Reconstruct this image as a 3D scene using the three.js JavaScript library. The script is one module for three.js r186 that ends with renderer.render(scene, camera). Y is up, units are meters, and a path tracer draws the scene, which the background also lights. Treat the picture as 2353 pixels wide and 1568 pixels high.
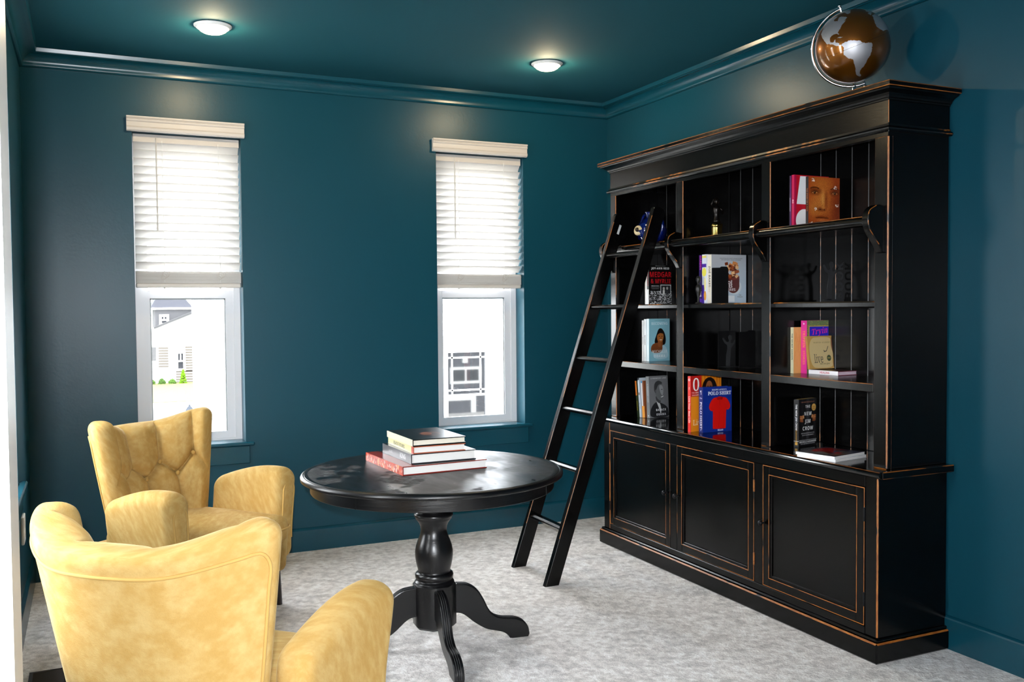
import * as THREE from 'three';
import { mergeGeometries, mergeVertices } from 'three/addons/utils/BufferGeometryUtils.js';
import { FontLoader } from 'three/addons/loaders/FontLoader.js';
import { TextGeometry } from 'three/addons/geometries/TextGeometry.js';

// ---------------------------------------------------------------- camera, sky, exposure
const scene = new THREE.Scene();
const camera = new THREE.PerspectiveCamera(40.56, 2353 / 1568, 0.05, 400);
camera.rotation.order = 'YXZ';
camera.position.set(-3.1705, 1.40, 5.359);
camera.rotation.set(-0.0347, -0.4305, -0.0082);
const renderer = new THREE.WebGLRenderer({ antialias: true });
renderer.toneMapping = THREE.LinearToneMapping;
renderer.toneMappingExposure = 1.22;
renderer.shadowMap.enabled = true;
renderer.shadowMap.type = THREE.PCFSoftShadowMap;
scene.background = new THREE.Color().setRGB(0.93, 0.97, 1.0);   // bright overcast sky
scene.backgroundIntensity = 18;
const LAMP_INTENSITY = 1.25, LAMP_COLOR = new THREE.Color().setRGB(1.0, 0.78, 0.48);

// the photographer's flash, whose shadows fall just below and to the right of the table, the ladder and the rungs
const FLASH = new THREE.SpotLight(new THREE.Color().setRGB(0.90, 0.94, 1.0), 22.5, 0, 1.0, 0.6, 2);
FLASH.name = 'flash_light'; FLASH.position.set(-3.205, 1.49, 5.375); FLASH.target.position.set(-1.35, 1.45, 1.36); FLASH.shadow.radius = 1.0; FLASH.castShadow = true;
scene.add(FLASH, FLASH.target);

// ---------------------------------------------------------------- helpers
function rng(seed) { let s = seed >>> 0; return () => { s = (s + 0x6d2b79f5) >>> 0; let t = Math.imul(s ^ (s >>> 15), 1 | s); t = (t + Math.imul(t ^ (t >>> 7), 61 | t)) ^ t; return ((t ^ (t >>> 14)) >>> 0) / 4294967296; }; }
const used = new Map();
function numbered(name) { const n = used.get(name) ?? 0; used.set(name, n + 1); return n ? name + '_' + String(n).padStart(3, '0') : name; }
function tag(o, label, category, group, kind) { if (label) o.userData.label = label; if (category) o.userData.category = category; if (group) o.userData.group = group; if (kind) o.userData.kind = kind; return o; }
function thing(name, label, category, pos = [0, 0, 0], rotY = 0, group) {
  const g = new THREE.Group(); g.name = numbered(name); g.position.set(...pos); g.rotation.y = rotY; scene.add(g);
  return tag(g, label, category, group);
}
function part(name, geo, mat, parent, label) {
  const m = new THREE.Mesh(geo, mat); m.castShadow = m.receiveShadow = true;
  if (parent) { const c = parent.userData.__n ??= {}; const k = c[name] = (c[name] ?? 0) + 1; m.name = k > 1 ? name + '_' + String(k - 1).padStart(3, '0') : name; parent.add(m); }
  else { m.name = numbered(name); scene.add(m); }
  if (label) m.userData.label = label;
  return m;
}
const struct = (name, geo, mat) => { const m = part(name, geo, mat, null); m.userData.kind = 'structure'; return m; };
const V = (x, y, z) => new THREE.Vector3(x, y, z);
const box = (x0, x1, y0, y1, z0, z1) => uvBox(new THREE.BoxGeometry(x1 - x0, y1 - y0, z1 - z0).translate((x0 + x1) / 2, (y0 + y1) / 2, (z0 + z1) / 2));
function uvBox(g) {   // uv in metres by facing axis
  const p = g.attributes.position, n = g.attributes.normal, uv = new Float32Array(p.count * 2);
  for (let i = 0; i < p.count; i++) {
    const ax = Math.abs(n.getX(i)), ay = Math.abs(n.getY(i)), az = Math.abs(n.getZ(i));
    if (ax >= ay && ax >= az) { uv[2 * i] = p.getZ(i); uv[2 * i + 1] = p.getY(i); }
    else if (ay >= az) { uv[2 * i] = p.getX(i); uv[2 * i + 1] = p.getZ(i); }
    else { uv[2 * i] = p.getX(i); uv[2 * i + 1] = p.getY(i); }
  }
  g.setAttribute('uv', new THREE.BufferAttribute(uv, 2)); return g;
}
// plain (unindexed position/normal/uv) copies so that anything merges
function plain(g) { const h = g.index ? g.toNonIndexed() : g; for (const k of Object.keys(h.attributes)) if (!['position', 'normal', 'uv'].includes(k)) h.deleteAttribute(k); return h; }
const merge = (list) => mergeGeometries(list.map(plain));
const shift = (g, o) => g.translate(-o[0], -o[1], -o[2]);
// a board with chamfered edges: slot 0 the faces, slot 1 the chamfers that WEAR picks
class Boards {
  constructor() { this.s = [{ p: [], n: [], u: [] }, { p: [], n: [], u: [] }]; this.k = 0; }
  poly(slot, pts, out, uvs) {
    const s = this.s[slot], e1 = pts[1].clone().sub(pts[0]), e2 = pts[2].clone().sub(pts[0]), n = e1.cross(e2).normalize();
    const flip = n.dot(out) < 0; if (flip) n.negate();
    for (let i = 1; i + 1 < pts.length; i++) for (const j of flip ? [0, i + 1, i] : [0, i, i + 1]) { s.p.push(pts[j].x, pts[j].y, pts[j].z); s.n.push(n.x, n.y, n.z); s.u.push(...uvs[j]); }
  }
  add(x0, x1, y0, y1, z0, z1, c = 0.003, wear = () => true, m) {
    const lo = [x0, y0, z0], hi = [x1, y1, z1], pt = (a) => { const v = V(a[0], a[1], a[2]); return m ? v.applyMatrix4(m) : v; };
    const dir = (a) => { const v = V(a[0], a[1], a[2]); return m ? v.transformDirection(m) : v; };
    const off = (this.k++ * 0.377) % 1;
    const at = (a, s, i) => s < 0 ? lo[a] + i : hi[a] - i;
    for (let a = 0; a < 3; a++) for (const s of [-1, 1]) {
      const b = (a + 1) % 3, c2 = (a + 2) % 3, pts = [], uvs = [], out = [0, 0, 0]; out[a] = s;
      for (const [sb, sc] of [[-1, -1], [1, -1], [1, 1], [-1, 1]]) { const q = [0, 0, 0]; q[a] = at(a, s, 0); q[b] = at(b, sb, c); q[c2] = at(c2, sc, c); pts.push(pt(q)); uvs.push([q[b], q[c2]]); }
      this.poly(0, pts, dir(out), uvs);
    }
    for (let e = 0; e < 3; e++) { const a = (e + 1) % 3, b = (e + 2) % 3;
      for (const sa of [-1, 1]) for (const sb of [-1, 1]) {
        const q = (se, ia, ib) => { const r = [0, 0, 0]; r[e] = at(e, se, c); r[a] = at(a, sa, ia); r[b] = at(b, sb, ib); return r; };
        const out = [0, 0, 0]; out[a] = sa; out[b] = sb;
        const r = [q(-1, 0, c), q(1, 0, c), q(1, c, 0), q(-1, c, 0)], sg = [0, 0, 0]; sg[a] = sa; sg[b] = sb;
        const A = lo[e] + off * 7 + sa * 0.31 + sb * 0.17, B = hi[e] + off * 7 + sa * 0.31 + sb * 0.17;
        this.poly(wear(e, sg) ? 1 : 0, r.map(pt), dir(out), [[A, 0], [B, 0], [B, 1], [A, 1]]);
      } }
    for (const sx of [-1, 1]) for (const sy of [-1, 1]) for (const sz of [-1, 1]) {
      const q = [[at(0, sx, 0), at(1, sy, c), at(2, sz, c)], [at(0, sx, c), at(1, sy, 0), at(2, sz, c)], [at(0, sx, c), at(1, sy, c), at(2, sz, 0)]];
      this.poly(0, q.map(pt), dir([sx, sy, sz]), [[0, 0], [0, 0], [0, 0]]);
    }
    return this;
  }
  build(o = [0, 0, 0]) {
    const g = new THREE.BufferGeometry(), [a, b] = this.s;
    g.setAttribute('position', new THREE.Float32BufferAttribute(a.p.concat(b.p), 3)); g.setAttribute('normal', new THREE.Float32BufferAttribute(a.n.concat(b.n), 3)); g.setAttribute('uv', new THREE.Float32BufferAttribute(a.u.concat(b.u), 2));
    g.addGroup(0, a.p.length / 3, 0); if (b.p.length) g.addGroup(a.p.length / 3, b.p.length / 3, 1);
    return shift(g, o);
  }
}
const brd = (x0, x1, y0, y1, z0, z1, c, wear, o) => new Boards().add(x0, x1, y0, y1, z0, z1, c, wear).build(o);
function extrude(pts, depth, opt = {}) { const s = pts instanceof THREE.Shape ? pts : new THREE.Shape(pts.map((p) => new THREE.Vector2(...p))); return new THREE.ExtrudeGeometry(s, { depth, bevelEnabled: false, curveSegments: 12, ...opt }); }
// an extruded profile running along z: profile given as [x, y]
const tube = (pts, r, seg = 40, rad = 8, closed = false) => new THREE.TubeGeometry(new THREE.CatmullRomCurve3(pts, closed), seg, r, rad, closed);
const lathe = (pts, seg = 48) => new THREE.LatheGeometry(pts.map((p) => new THREE.Vector2(...p)), seg);
const smooth = (a, b, x) => { const t = Math.min(1, Math.max(0, (x - a) / (b - a))); return t * t * (3 - 2 * t); };
const lerp = (a, b, t) => a + (b - a) * t;
// soft padded block: a box with rounded edges, then bent by warp(v)
function slab(W, H, D, r, nx, ny, nz, warp) {
  let g = new THREE.BoxGeometry(W, H, D, nx, ny, nz); g.deleteAttribute('normal'); g.deleteAttribute('uv'); g = mergeVertices(g, 1e-6);
  const p = g.attributes.position, uv = new Float32Array(p.count * 2), v = V(), c = V();
  for (let i = 0; i < p.count; i++) {
    v.fromBufferAttribute(p, i); uv[2 * i] = v.x + v.z; uv[2 * i + 1] = v.y + v.z;
    c.set(Math.max(-W / 2 + r, Math.min(W / 2 - r, v.x)), Math.max(-H / 2 + r, Math.min(H / 2 - r, v.y)), Math.max(-D / 2 + r, Math.min(D / 2 - r, v.z)));
    const d = v.clone().sub(c); if (d.lengthSq() > 1e-12) v.copy(c).addScaledVector(d.normalize(), r);
    if (warp) warp(v); p.setXYZ(i, v.x, v.y, v.z);
  }
  g.setAttribute('uv', new THREE.BufferAttribute(uv, 2)); g.computeVertexNormals(); return g;
}
// periodic value noise and textures
function noiseGrid(seed) { const r = rng(seed), N = 64, a = new Float32Array(N * N).map(() => r()); return (x, y, per) => { const xi = Math.floor(x), yi = Math.floor(y), fx = x - xi, fy = y - yi, u = fx * fx * (3 - 2 * fx), w = fy * fy * (3 - 2 * fy), m = (k) => ((k % per) + per) % per % N, at = (i, j) => a[m(j) * N + m(i)]; return lerp(lerp(at(xi, yi), at(xi + 1, yi), u), lerp(at(xi, yi + 1), at(xi + 1, yi + 1), u), w); }; }
function fbm(seed, f0, oct, gain = 0.5) { const n = noiseGrid(seed); return (u, v) => { let s = 0, a = 1, t = 0, f = f0; for (let i = 0; i < oct; i++) { s += a * n(u * f + i * 7, v * f + i * 3, f); t += a; a *= gain; f *= 2; } return s / t; }; }
function dataTex(w, h, fn, srgb, rep = 1, repY = rep) {
  const d = new Uint8Array(w * h * 4); for (let y = 0; y < h; y++) for (let x = 0; x < w; x++) { const c = fn((x + 0.5) / w, (y + 0.5) / h), i = (y * w + x) * 4; d[i] = c[0] * 255; d[i + 1] = c[1] * 255; d[i + 2] = c[2] * 255; d[i + 3] = 255; }
  const t = new THREE.DataTexture(d, w, h); t.wrapS = t.wrapT = THREE.RepeatWrapping; t.magFilter = THREE.LinearFilter; t.minFilter = THREE.LinearMipmapLinearFilter; t.generateMipmaps = true; t.repeat.set(rep, repY); if (srgb) t.colorSpace = THREE.SRGBColorSpace; t.needsUpdate = true; return t;
}
function canvasTex(w, h, draw) { const c = document.createElement('canvas'); c.width = w; c.height = h; const x = c.getContext('2d'); draw(x, w, h); const t = new THREE.CanvasTexture(c); t.colorSpace = THREE.SRGBColorSpace; t.anisotropy = 8; return t; }
const std = (color, roughness = 0.5, o = {}) => new THREE.MeshStandardMaterial({ color, roughness, ...o });
const phys = (color, roughness = 0.5, o = {}) => new THREE.MeshPhysicalMaterial({ color, roughness, ...o });
const fill = (c, w, h, col) => { c.fillStyle = col; c.fillRect(0, 0, w, h); };
const mix3 = (a, b, t) => [lerp(a[0], b[0], t), lerp(a[1], b[1], t), lerp(a[2], b[2], t)];

// ---------------------------------------------------------------- materials
const peel = (() => { const a = fbm(11, 32, 3), b = fbm(12, 60, 1); return dataTex(512, 512, (u, v) => { const k = 0.6 * a(u, v) + 0.4 * b(u, v); return [k, k, k]; }, false, 2.2); })();
const WALL = phys('#0c4150', 0.36, { bumpMap: peel, bumpScale: 0.00025, specularIntensity: 0.6 });
const CEIL = phys('#0f4854', 0.85, { bumpMap: peel, bumpScale: 0.00025, specularIntensity: 0.3 });
const TRIM = phys('#0b4251', 0.26, {});
const carpetTex = (() => { const a = fbm(21, 12, 3, 0.6), b = fbm(22, 48, 2), r = rng(5); return dataTex(1024, 1024, (u, v) => { const k = 0.80 + 0.10 * (a(u, v) - 0.5) + 0.24 * (b(u, v) - 0.5) + 0.22 * (r() - 0.5); return [1.13 * k, 1.10 * k, 1.08 * k].map((x) => Math.min(1, x)); }, true, 0.9); })();
const carpetBump = (() => { const b = fbm(23, 60, 3, 0.7); return dataTex(1024, 1024, (u, v) => { const k = b(u, v); return [k, k, k]; }, false, 1.6); })();
const CARPET = std('#ffffff', 1, { map: carpetTex, bumpMap: carpetBump, bumpScale: 0.003 });
const WHITE = phys('#efefec', 0.35, {});
const VINYL = phys('#d3d4d8', 0.3, {});
const BLIND = phys('#c9c3bc', 0.45, {});
const GLASS = phys('#ffffff', 0.0, { transmission: 1, thickness: 0, ior: 1.5 });
const woodGrainBump = (() => { const a = fbm(31, 4, 4), b = fbm(33, 60, 2); return dataTex(512, 512, (u, v) => { const k = 0.5 * a(u * 1, v) + 0.5 * b(u * 0.25, v); return [k, k, k]; }, false, 2); })();
const BLACK = phys('#050505', 0.22, { specularIntensity: 0.5, bumpMap: woodGrainBump, bumpScale: 0.00012 }), POLISHED = phys('#050505', 0.09, {});
const wearTex = (seed, amount) => { const a = fbm(seed, 9, 4, 0.6), b = fbm(seed + 1, 3, 2), h = fbm(seed + 2, 48, 2); return dataTex(1024, 16, (u, v) => {
  const k = a(u, 0.3) * 0.6 + b(u, 0.7) * 0.4, w = (k - (1 - amount)) * 7 + 0.5 * (h(u, 0.4) - 0.5), t = smooth(0, 0.2, w - Math.abs(v - 0.5 + 0.5 * (h(u, 0.1) - 0.5)) * 1.2);
  const tan = mix3([0.42, 0.20, 0.04], [0.80, 0.50, 0.17], smooth(0.2, 0.8, h(u, v))); return mix3([0.024, 0.022, 0.020], tan, t); }, true, 1, 1); };
const WEAR_LIGHT = phys('#ffffff', 0.4, { map: wearTex(41, 0.50) });
const WEAR_MID = phys('#ffffff', 0.42, { map: wearTex(51, 0.54) });
const WEAR_HEAVY = phys('#ffffff', 0.45, { map: wearTex(61, 0.60) });
const PAINTED = [BLACK, WEAR_MID], PAINTED_L = [BLACK, WEAR_LIGHT], PAINTED_H = [BLACK, WEAR_HEAVY];
const IRON = phys('#16161a', 0.35, { metalness: 0.7 });
const BOOKEND = phys('#0c0c0d', 0.42, {});
const velvetTex = (() => { const a = fbm(71, 5, 4, 0.62), b = fbm(72, 28, 3, 0.6), r = rng(9); return dataTex(1024, 1024, (u, v) => { const k = smooth(0.25, 0.75, 0.4 * a(u * 2, v) + 0.6 * b(u, v)), s = 1 + 0.06 * (r() - 0.5); return mix3([0.725, 0.58, 0.325], [0.785, 0.665, 0.43], k).map((x) => Math.min(1, x * s)); }, true, 1.5); })();
const velvetBump = (() => { const b = fbm(74, 60, 2); return dataTex(512, 512, (u, v) => { const k = b(u, v); return [k, k, k]; }, false, 6); })();
const VELVET = phys('#ffffff', 0.85, { map: velvetTex, bumpMap: velvetBump, bumpScale: 0.0003, sheen: 0.5, sheenColor: new THREE.Color().setRGB(1, 0.85, 0.55), sheenRoughness: 0.45, specularIntensity: 0.3 });
const PIPING = phys('#c39c55', 0.85, { sheen: 0.4, sheenColor: new THREE.Color().setRGB(1, 0.85, 0.55), sheenRoughness: 0.5 });
const DARKWOOD = phys('#1c0f0a', 0.35, {});
const TABLE = phys('#08080a', 0.30, { bumpMap: woodGrainBump, bumpScale: 0.0004 });
const CHROME = phys('#d8d8dc', 0.08, { metalness: 1 });
const BRASS = phys('#b89a56', 0.18, { metalness: 1 });
const PAPER = std('#ddd6c6', 0.8), PAPER_WHITE = std('#dddbd7', 0.8);

// ---------------------------------------------------------------- the room
const XL = -3.46, ZF = 4.30, H = 2.74, T = 0.16;
const WINL = [-2.935, -2.372], WINR = [-1.212, -0.622], WY = [0.645, 2.365], WLEFT = [[0.84, 1.42], [2.55, 3.13]];
const hole = (x0, x1, y0, y1) => { const h = new THREE.Path(); h.moveTo(x0, y0); h.lineTo(x0, y1); h.lineTo(x1, y1); h.lineTo(x1, y0); h.closePath(); return h; };
const rect = (x0, x1, y0, y1) => { const s = new THREE.Shape(); s.moveTo(x0, y0); s.lineTo(x1, y0); s.lineTo(x1, y1); s.lineTo(x0, y1); s.closePath(); return s; };
{
  const sb = rect(XL - T, 8.4, 0, H); sb.holes.push(hole(...WINL, ...WY), hole(...WINR, ...WY));
  struct('wall_back', extrude(sb, T).translate(0, 0, -T), WALL);
  struct('wall_right', box(0, T, 0, H, 0, ZF + 0.1), WALL);
  const sl = rect(-ZF, 0, 0, H); for (const [a, b] of WLEFT) sl.holes.push(hole(-b, -a, ...WY));
  struct('wall_left', extrude(sl, T).rotateY(Math.PI / 2).translate(XL - T, 0, 0), WALL);
  const D0 = -3.239, D1 = -1.45, DH = 2.25;
  const sf = rect(XL - T, T, 0, H); sf.holes.push(hole(D0 - 0.018, D1 + 0.018, 0, DH + 0.018));
  struct('wall_front', extrude(sf, 0.1).translate(0, 0, ZF), WALL);
  struct('ceiling', box(XL - T, T, H, H + 0.12, -T, ZF + 0.1), CEIL);
  struct('floor', box(-6.0, 2.0, -0.12, 0, -T, 9.3), CARPET);
  // white cased opening that the picture is taken through
  const frame = merge([box(D0 - 0.018, D0, 0, DH + 0.018, ZF - 0.005, ZF + 0.1), box(D1, D1 + 0.018, 0, DH + 0.018, ZF - 0.005, ZF + 0.1), box(D0, D1, DH, DH + 0.018, ZF - 0.005, ZF + 0.1)]);
  const door = struct('door_1', frame, WHITE);
  part('casing', box(D0 - 0.085, D0 - 0.004, 0, DH + 0.085, ZF + 0.1, ZF + 0.118), WHITE, door);
  part('casing', box(D1 + 0.004, D1 + 0.085, 0, DH + 0.085, ZF + 0.1, ZF + 0.118), WHITE, door);
  part('casing', box(D0 - 0.004, D1 + 0.004, DH + 0.004, DH + 0.085, ZF + 0.1, ZF + 0.118), WHITE, door);
  // hall behind the camera; its wide window is added, unseen, for fill daylight
  const HALL = std('#d9d6d0', 0.7), z0 = ZF + 0.1, z1 = 9.1;
  struct('wall_hall_left', box(-6.0, -5.84, 0, H, z0, z1 + T), HALL);
  struct('wall_hall_right', box(1.84, 2.0, 0, H, z0, z1 + T), HALL);
  struct('wall_hall_front', merge([box(-6.0, XL - T, 0, H, z0 - 0.1, z0), box(T, 2.0, 0, H, z0 - 0.1, z0)]), HALL);
  const sw = rect(-5.84, 1.84, 0, H); sw.holes.push(hole(-5.40, -2.85, 0.45, 2.40));
  struct('wall_hall_back', extrude(sw, T).translate(0, 0, z1), HALL);
  struct('ceiling_hall', box(-6.0, 2.0, H, H + 0.12, z0, z1 + T), HALL);
  const w5 = struct('window_5', merge([box(-5.40, -5.34, 0.45, 2.40, z1 + 0.02, z1 + 0.09), box(-2.91, -2.85, 0.45, 2.40, z1 + 0.02, z1 + 0.09), box(-5.34, -2.91, 0.45, 0.51, z1 + 0.02, z1 + 0.09), box(-5.34, -2.91, 2.34, 2.40, z1 + 0.02, z1 + 0.09), box(-4.16, -4.09, 0.51, 2.34, z1 + 0.02, z1 + 0.09)]), VINYL);
  part('pane', box(-5.34, -4.16, 0.51, 2.34, z1 + 0.05, z1 + 0.056), GLASS, w5); part('pane', box(-4.09, -2.91, 0.51, 2.34, z1 + 0.05, z1 + 0.056), GLASS, w5);
}
// crown: a cove with a rounded lower lip, baseboards with a small top bead
const crownProfile = (() => { const p = [[0, 2.655], [0.008, 2.655]];
  for (let i = 0; i <= 7; i++) { const a = -1.35 + 1.35 * i / 7; p.push([0.008 + 0.011 * Math.cos(a), 2.668 + 0.012 * Math.sin(a)]); }              // rounded lip
  for (let i = 1; i <= 10; i++) { const a = Math.PI + (i / 10) * -1.45; p.push([0.073 + 0.054 * Math.cos(a), 2.671 + 0.045 * Math.sin(a)]); }        // cove
  return [...p, [0.074, 2.7185], [0.0805, 2.7195], [0.0815, 2.7225], [0.0855, 2.7395], [0, 2.7395]]; })();
const baseProfile = [[0, 0], [0.015, 0], [0.015, 0.122], [0.012, 0.128], [0.006, 0.133], [0, 0.135]];
const runZ = (prof, z0, z1, sx, x) => { const g = extrude(prof.map(([a, b]) => [a, b]), z1 - z0); if (sx < 0) { g.scale(-1, 1, 1); const i = g.attributes.position; for (let k = 0; k < i.count; k += 3) for (const at of ['position', 'normal', 'uv']) { const A = g.attributes[at], s = A.itemSize; for (let c = 0; c < s; c++) { const t = A.array[(k + 1) * s + c]; A.array[(k + 1) * s + c] = A.array[(k + 2) * s + c]; A.array[(k + 2) * s + c] = t; } } g.computeVertexNormals(); } return g.translate(x, 0, z0); };
const runX = (prof, x0, x1, z) => extrude(prof, x1 - x0).rotateY(-Math.PI / 2).scale(1, 1, 1).translate(x1, 0, z);
struct('trim_1', runX(crownProfile, XL, 0, 0), TRIM);
struct('trim_2', runZ(crownProfile, 0, ZF, -1, 0), TRIM);
struct('trim_3', runZ(crownProfile, 0, ZF, 1, XL), TRIM);
struct('baseboard_back', runX(baseProfile, XL, 0, 0), TRIM);
struct('baseboard_right', runZ(baseProfile, 0, ZF, -1, 0), TRIM);
struct('baseboard_left', runZ(baseProfile, 0, ZF, 1, XL), TRIM);

// windows: single-hung vinyl, teal stool and apron.  Built in a local frame: x along the wall, z outwards into the room
function windowUnit(n, w, place, visible) {
  const h = WY[1] - WY[0], g = new THREE.Group(); g.name = 'window_' + n; g.userData.kind = 'structure'; scene.add(g); place(g);
  const z = -0.125, f = 0.036, mid = h * 0.497, s = 0.044;   // outer frame face
  part('window_frame', merge([box(0, f, 0, h, z - 0.03, z), box(w - f, w, 0, h, z - 0.03, z), box(f, w - f, 0, f * 0.8, z - 0.03, z), box(f, w - f, h - f, h, z - 0.03, z)]), VINYL, g);
  const lo = part('sash', merge([box(f, f + s, f * 0.8, mid + 0.02, z - 0.026, z - 0.008), box(w - f - s, w - f, f * 0.8, mid + 0.02, z - 0.026, z - 0.008), box(f + s, w - f - s, f * 0.8, f * 0.8 + s * 0.9, z - 0.026, z - 0.008), box(f + s, w - f - s, mid - 0.025, mid + 0.02, z - 0.026, z - 0.006)]), VINYL, g);
  part('glazing_bead', merge([box(f + s, f + s + 0.006, f + s * 0.7, mid - 0.025, z - 0.024, z - 0.014), box(w - f - s - 0.006, w - f - s, f + s * 0.7, mid - 0.025, z - 0.024, z - 0.014), box(f + s, w - f - s, mid - 0.033, mid - 0.025, z - 0.024, z - 0.014)]), std('#8d9496', 0.5), lo);
  part('pane', box(f + s, w - f - s, f * 0.8 + s * 0.9, mid - 0.025, z - 0.020, z - 0.017), GLASS, lo);
  const up = part('sash', merge([box(f, f + s * 0.8, mid, h - f, z - 0.029, z - 0.027), box(w - f - s * 0.8, w - f, mid, h - f, z - 0.029, z - 0.027), box(f + s * 0.8, w - f - s * 0.8, h - f - s, h - f, z - 0.029, z - 0.027), box(f + s * 0.8, w - f - s * 0.8, mid - 0.02, mid + 0.015, z - 0.029, z - 0.027)]), VINYL, g);
  part('pane', box(f + s * 0.8, w - f - s * 0.8, mid + 0.015, h - f - s, z - 0.0285, z - 0.0275), GLASS, up);
  const stool = new Boards().add(-0.045, w + 0.045, -0.003, 0.018, 0.001, 0.035, 0.006).build();
  part('window_sill', merge([box(0, w, -0.001, 0.018, -0.122, 0.002), stool]), TRIM, g);
  part('apron', brd(-0.02, w + 0.02, -0.105, -0.004, 0.001, 0.016, 0.003), TRIM, g);
  return g;
}
windowUnit(1, WINL[1] - WINL[0], (g) => g.position.set(WINL[0], WY[0], 0));
windowUnit(2, WINR[1] - WINR[0], (g) => g.position.set(WINR[0], WY[0], 0));
windowUnit(3, WLEFT[0][1] - WLEFT[0][0], (g) => { g.position.set(XL, WY[0], WLEFT[0][1]); g.rotation.y = Math.PI / 2; });
windowUnit(4, WLEFT[1][1] - WLEFT[1][0], (g) => { g.position.set(XL, WY[0], WLEFT[1][1]); g.rotation.y = Math.PI / 2; });

// half-raised faux-wood blinds
function blind(x0, x1, label) {
  const t = thing('window_blind', label, 'blind', [(x0 + x1) / 2, 1.53, 0], 0, null), w = x1 - x0, hw = w / 2;
  const Y = (y) => y - 1.53;
  const prof = [[0.002, 2.366], [0.020, 2.366], [0.028, 2.372], [0.030, 2.384], [0.024, 2.392], [0.024, 2.414], [0.030, 2.420], [0.031, 2.427], [0.026, 2.430], [0.034, 2.437], [0.034, 2.444], [0.002, 2.444]].map(([a, b]) => [a, Y(b)]);
  const vw = w + 0.045; part('valance', extrude(prof, vw).rotateY(-Math.PI / 2).translate(vw / 2 - 0.004, 0, 0), BLIND, t);
  part('head_rail', box(-hw + 0.006, hw - 0.006, Y(2.318), Y(2.36), -0.075, -0.028), BLIND, t);
  const SLAT = phys('#dedcd9', 1, { transmission: 0.45, thickness: 0, specularIntensity: 0.5 }); const slatG = (() => { const n = 6, up = [], dn = []; for (let i = 0; i <= n; i++) { const a = i / n - 0.5; up.push([a * 0.05, 0.0022 - 0.010 * a * a * 0.6 + 0.0004]); dn.unshift([a * 0.05, -0.0010 - 0.010 * a * a * 0.6]); } return extrude([...up, ...dn], w - 0.014).rotateY(-Math.PI / 2).translate((w - 0.014) / 2, 0, 0); })();  // profile x becomes z
  const R = rng(Math.round(x0 * -100));
  const zc = -0.052, n = 16, top = 2.325, step = (top - 1.635) / n;
  for (let i = 0; i < n; i++) { const m = part('slat', slatG, SLAT, t); m.position.set(0, Y(top - step * (i + 0.55)), zc); m.rotation.x = -0.85 + (R() - 0.5) * 0.03; }
  for (let i = 0; i < 7; i++) { const m = part('slat', slatG, SLAT, t); m.position.set(0, Y(1.563 + i * 0.0088), zc + (R() - 0.5) * 0.004); m.scale.y = 2.6; m.rotation.x = (R() - 0.5) * 0.08; m.rotation.z = (R() - 0.5) * 0.003; }
  part('bottom_rail', new Boards().add(-hw + 0.007, hw - 0.007, Y(1.532), Y(1.557), zc - 0.026, zc + 0.026, 0.005, () => false).build(), BLIND, t);
  for (const f of [-0.23, 0.29]) {
    part('cord', tube([V(f * w, Y(2.33), zc + 0.024), V(f * w, Y(1.62), zc + 0.027), V(f * w, Y(1.56), zc + 0.031)], 0.0011, 6, 5), WHITE, t); part('cord', tube([V(f * w + 0.004, Y(2.33), zc - 0.024), V(f * w + 0.004, Y(1.56), zc - 0.031)], 0.0011, 4, 5), WHITE, t);
    for (let k = 0; k < 4; k++) part('cord_loop', new THREE.TorusGeometry(0.010 + k * 0.003, 0.0009, 5, 16).scale(1, 1.1, 0.4).translate(f * w + (k - 1.5) * 0.005, Y(1.585 + k * 0.008), zc + 0.031), BLIND, t);
    part('cord_button', new THREE.SphereGeometry(0.006, 10, 6).translate(f * w, Y(1.531), zc + 0.01), BLIND, t);
  }
  const wand = part('wand', merge([new THREE.CylinderGeometry(0.0042, 0.0042, 0.46, 6).translate(0, -0.25, 0), tube([V(0, 0.005, -0.01), V(0, 0.0, 0), V(0, -0.03, 0)], 0.002, 8, 6), new THREE.CylinderGeometry(0.0055, 0.005, 0.02, 8).translate(0, -0.485, 0)]), std('#c9c6c2', 0.4), t);
  wand.position.set(-hw + w * 0.215, Y(2.335), -0.012);
  return t;
}
blind(...WINL, 'white slatted blind half raised on the window behind the yellow armchair, the left one');
blind(...WINR, 'white slatted blind half raised on the window next to the ladder, the right one');

// recessed disc lamps
function downlight(x, z, label) {
  const t = thing('ceiling_light', label, 'light', [x, H, z]);
  part('trim_ring', lathe([[0.060, -0.014], [0.070, -0.0145], [0.075, -0.013], [0.086, -0.004], [0.087, 0], [0.05, 0]], 48), WHITE, t);
  const lens = part('lens', lathe([[0, -0.038], [0.026, -0.0368], [0.046, -0.0325], [0.060, -0.0245], [0.068, -0.014], [0.0, -0.012]], 48), std('#fff6e6', 0.4, { emissive: new THREE.Color().setRGB(1, 0.80, 0.46), emissiveIntensity: 5 }), t);
  const l = new THREE.PointLight(LAMP_COLOR, LAMP_INTENSITY); l.position.set(0, -0.027, 0); l.shadow.radius = 1.5; l.castShadow = true; l.name = 'lamp_light'; t.add(l);
}
downlight(-2.607, 0.80, 'round white ceiling light above the left window');
downlight(-0.857, 0.81, 'round white ceiling light above the right window');

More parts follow.
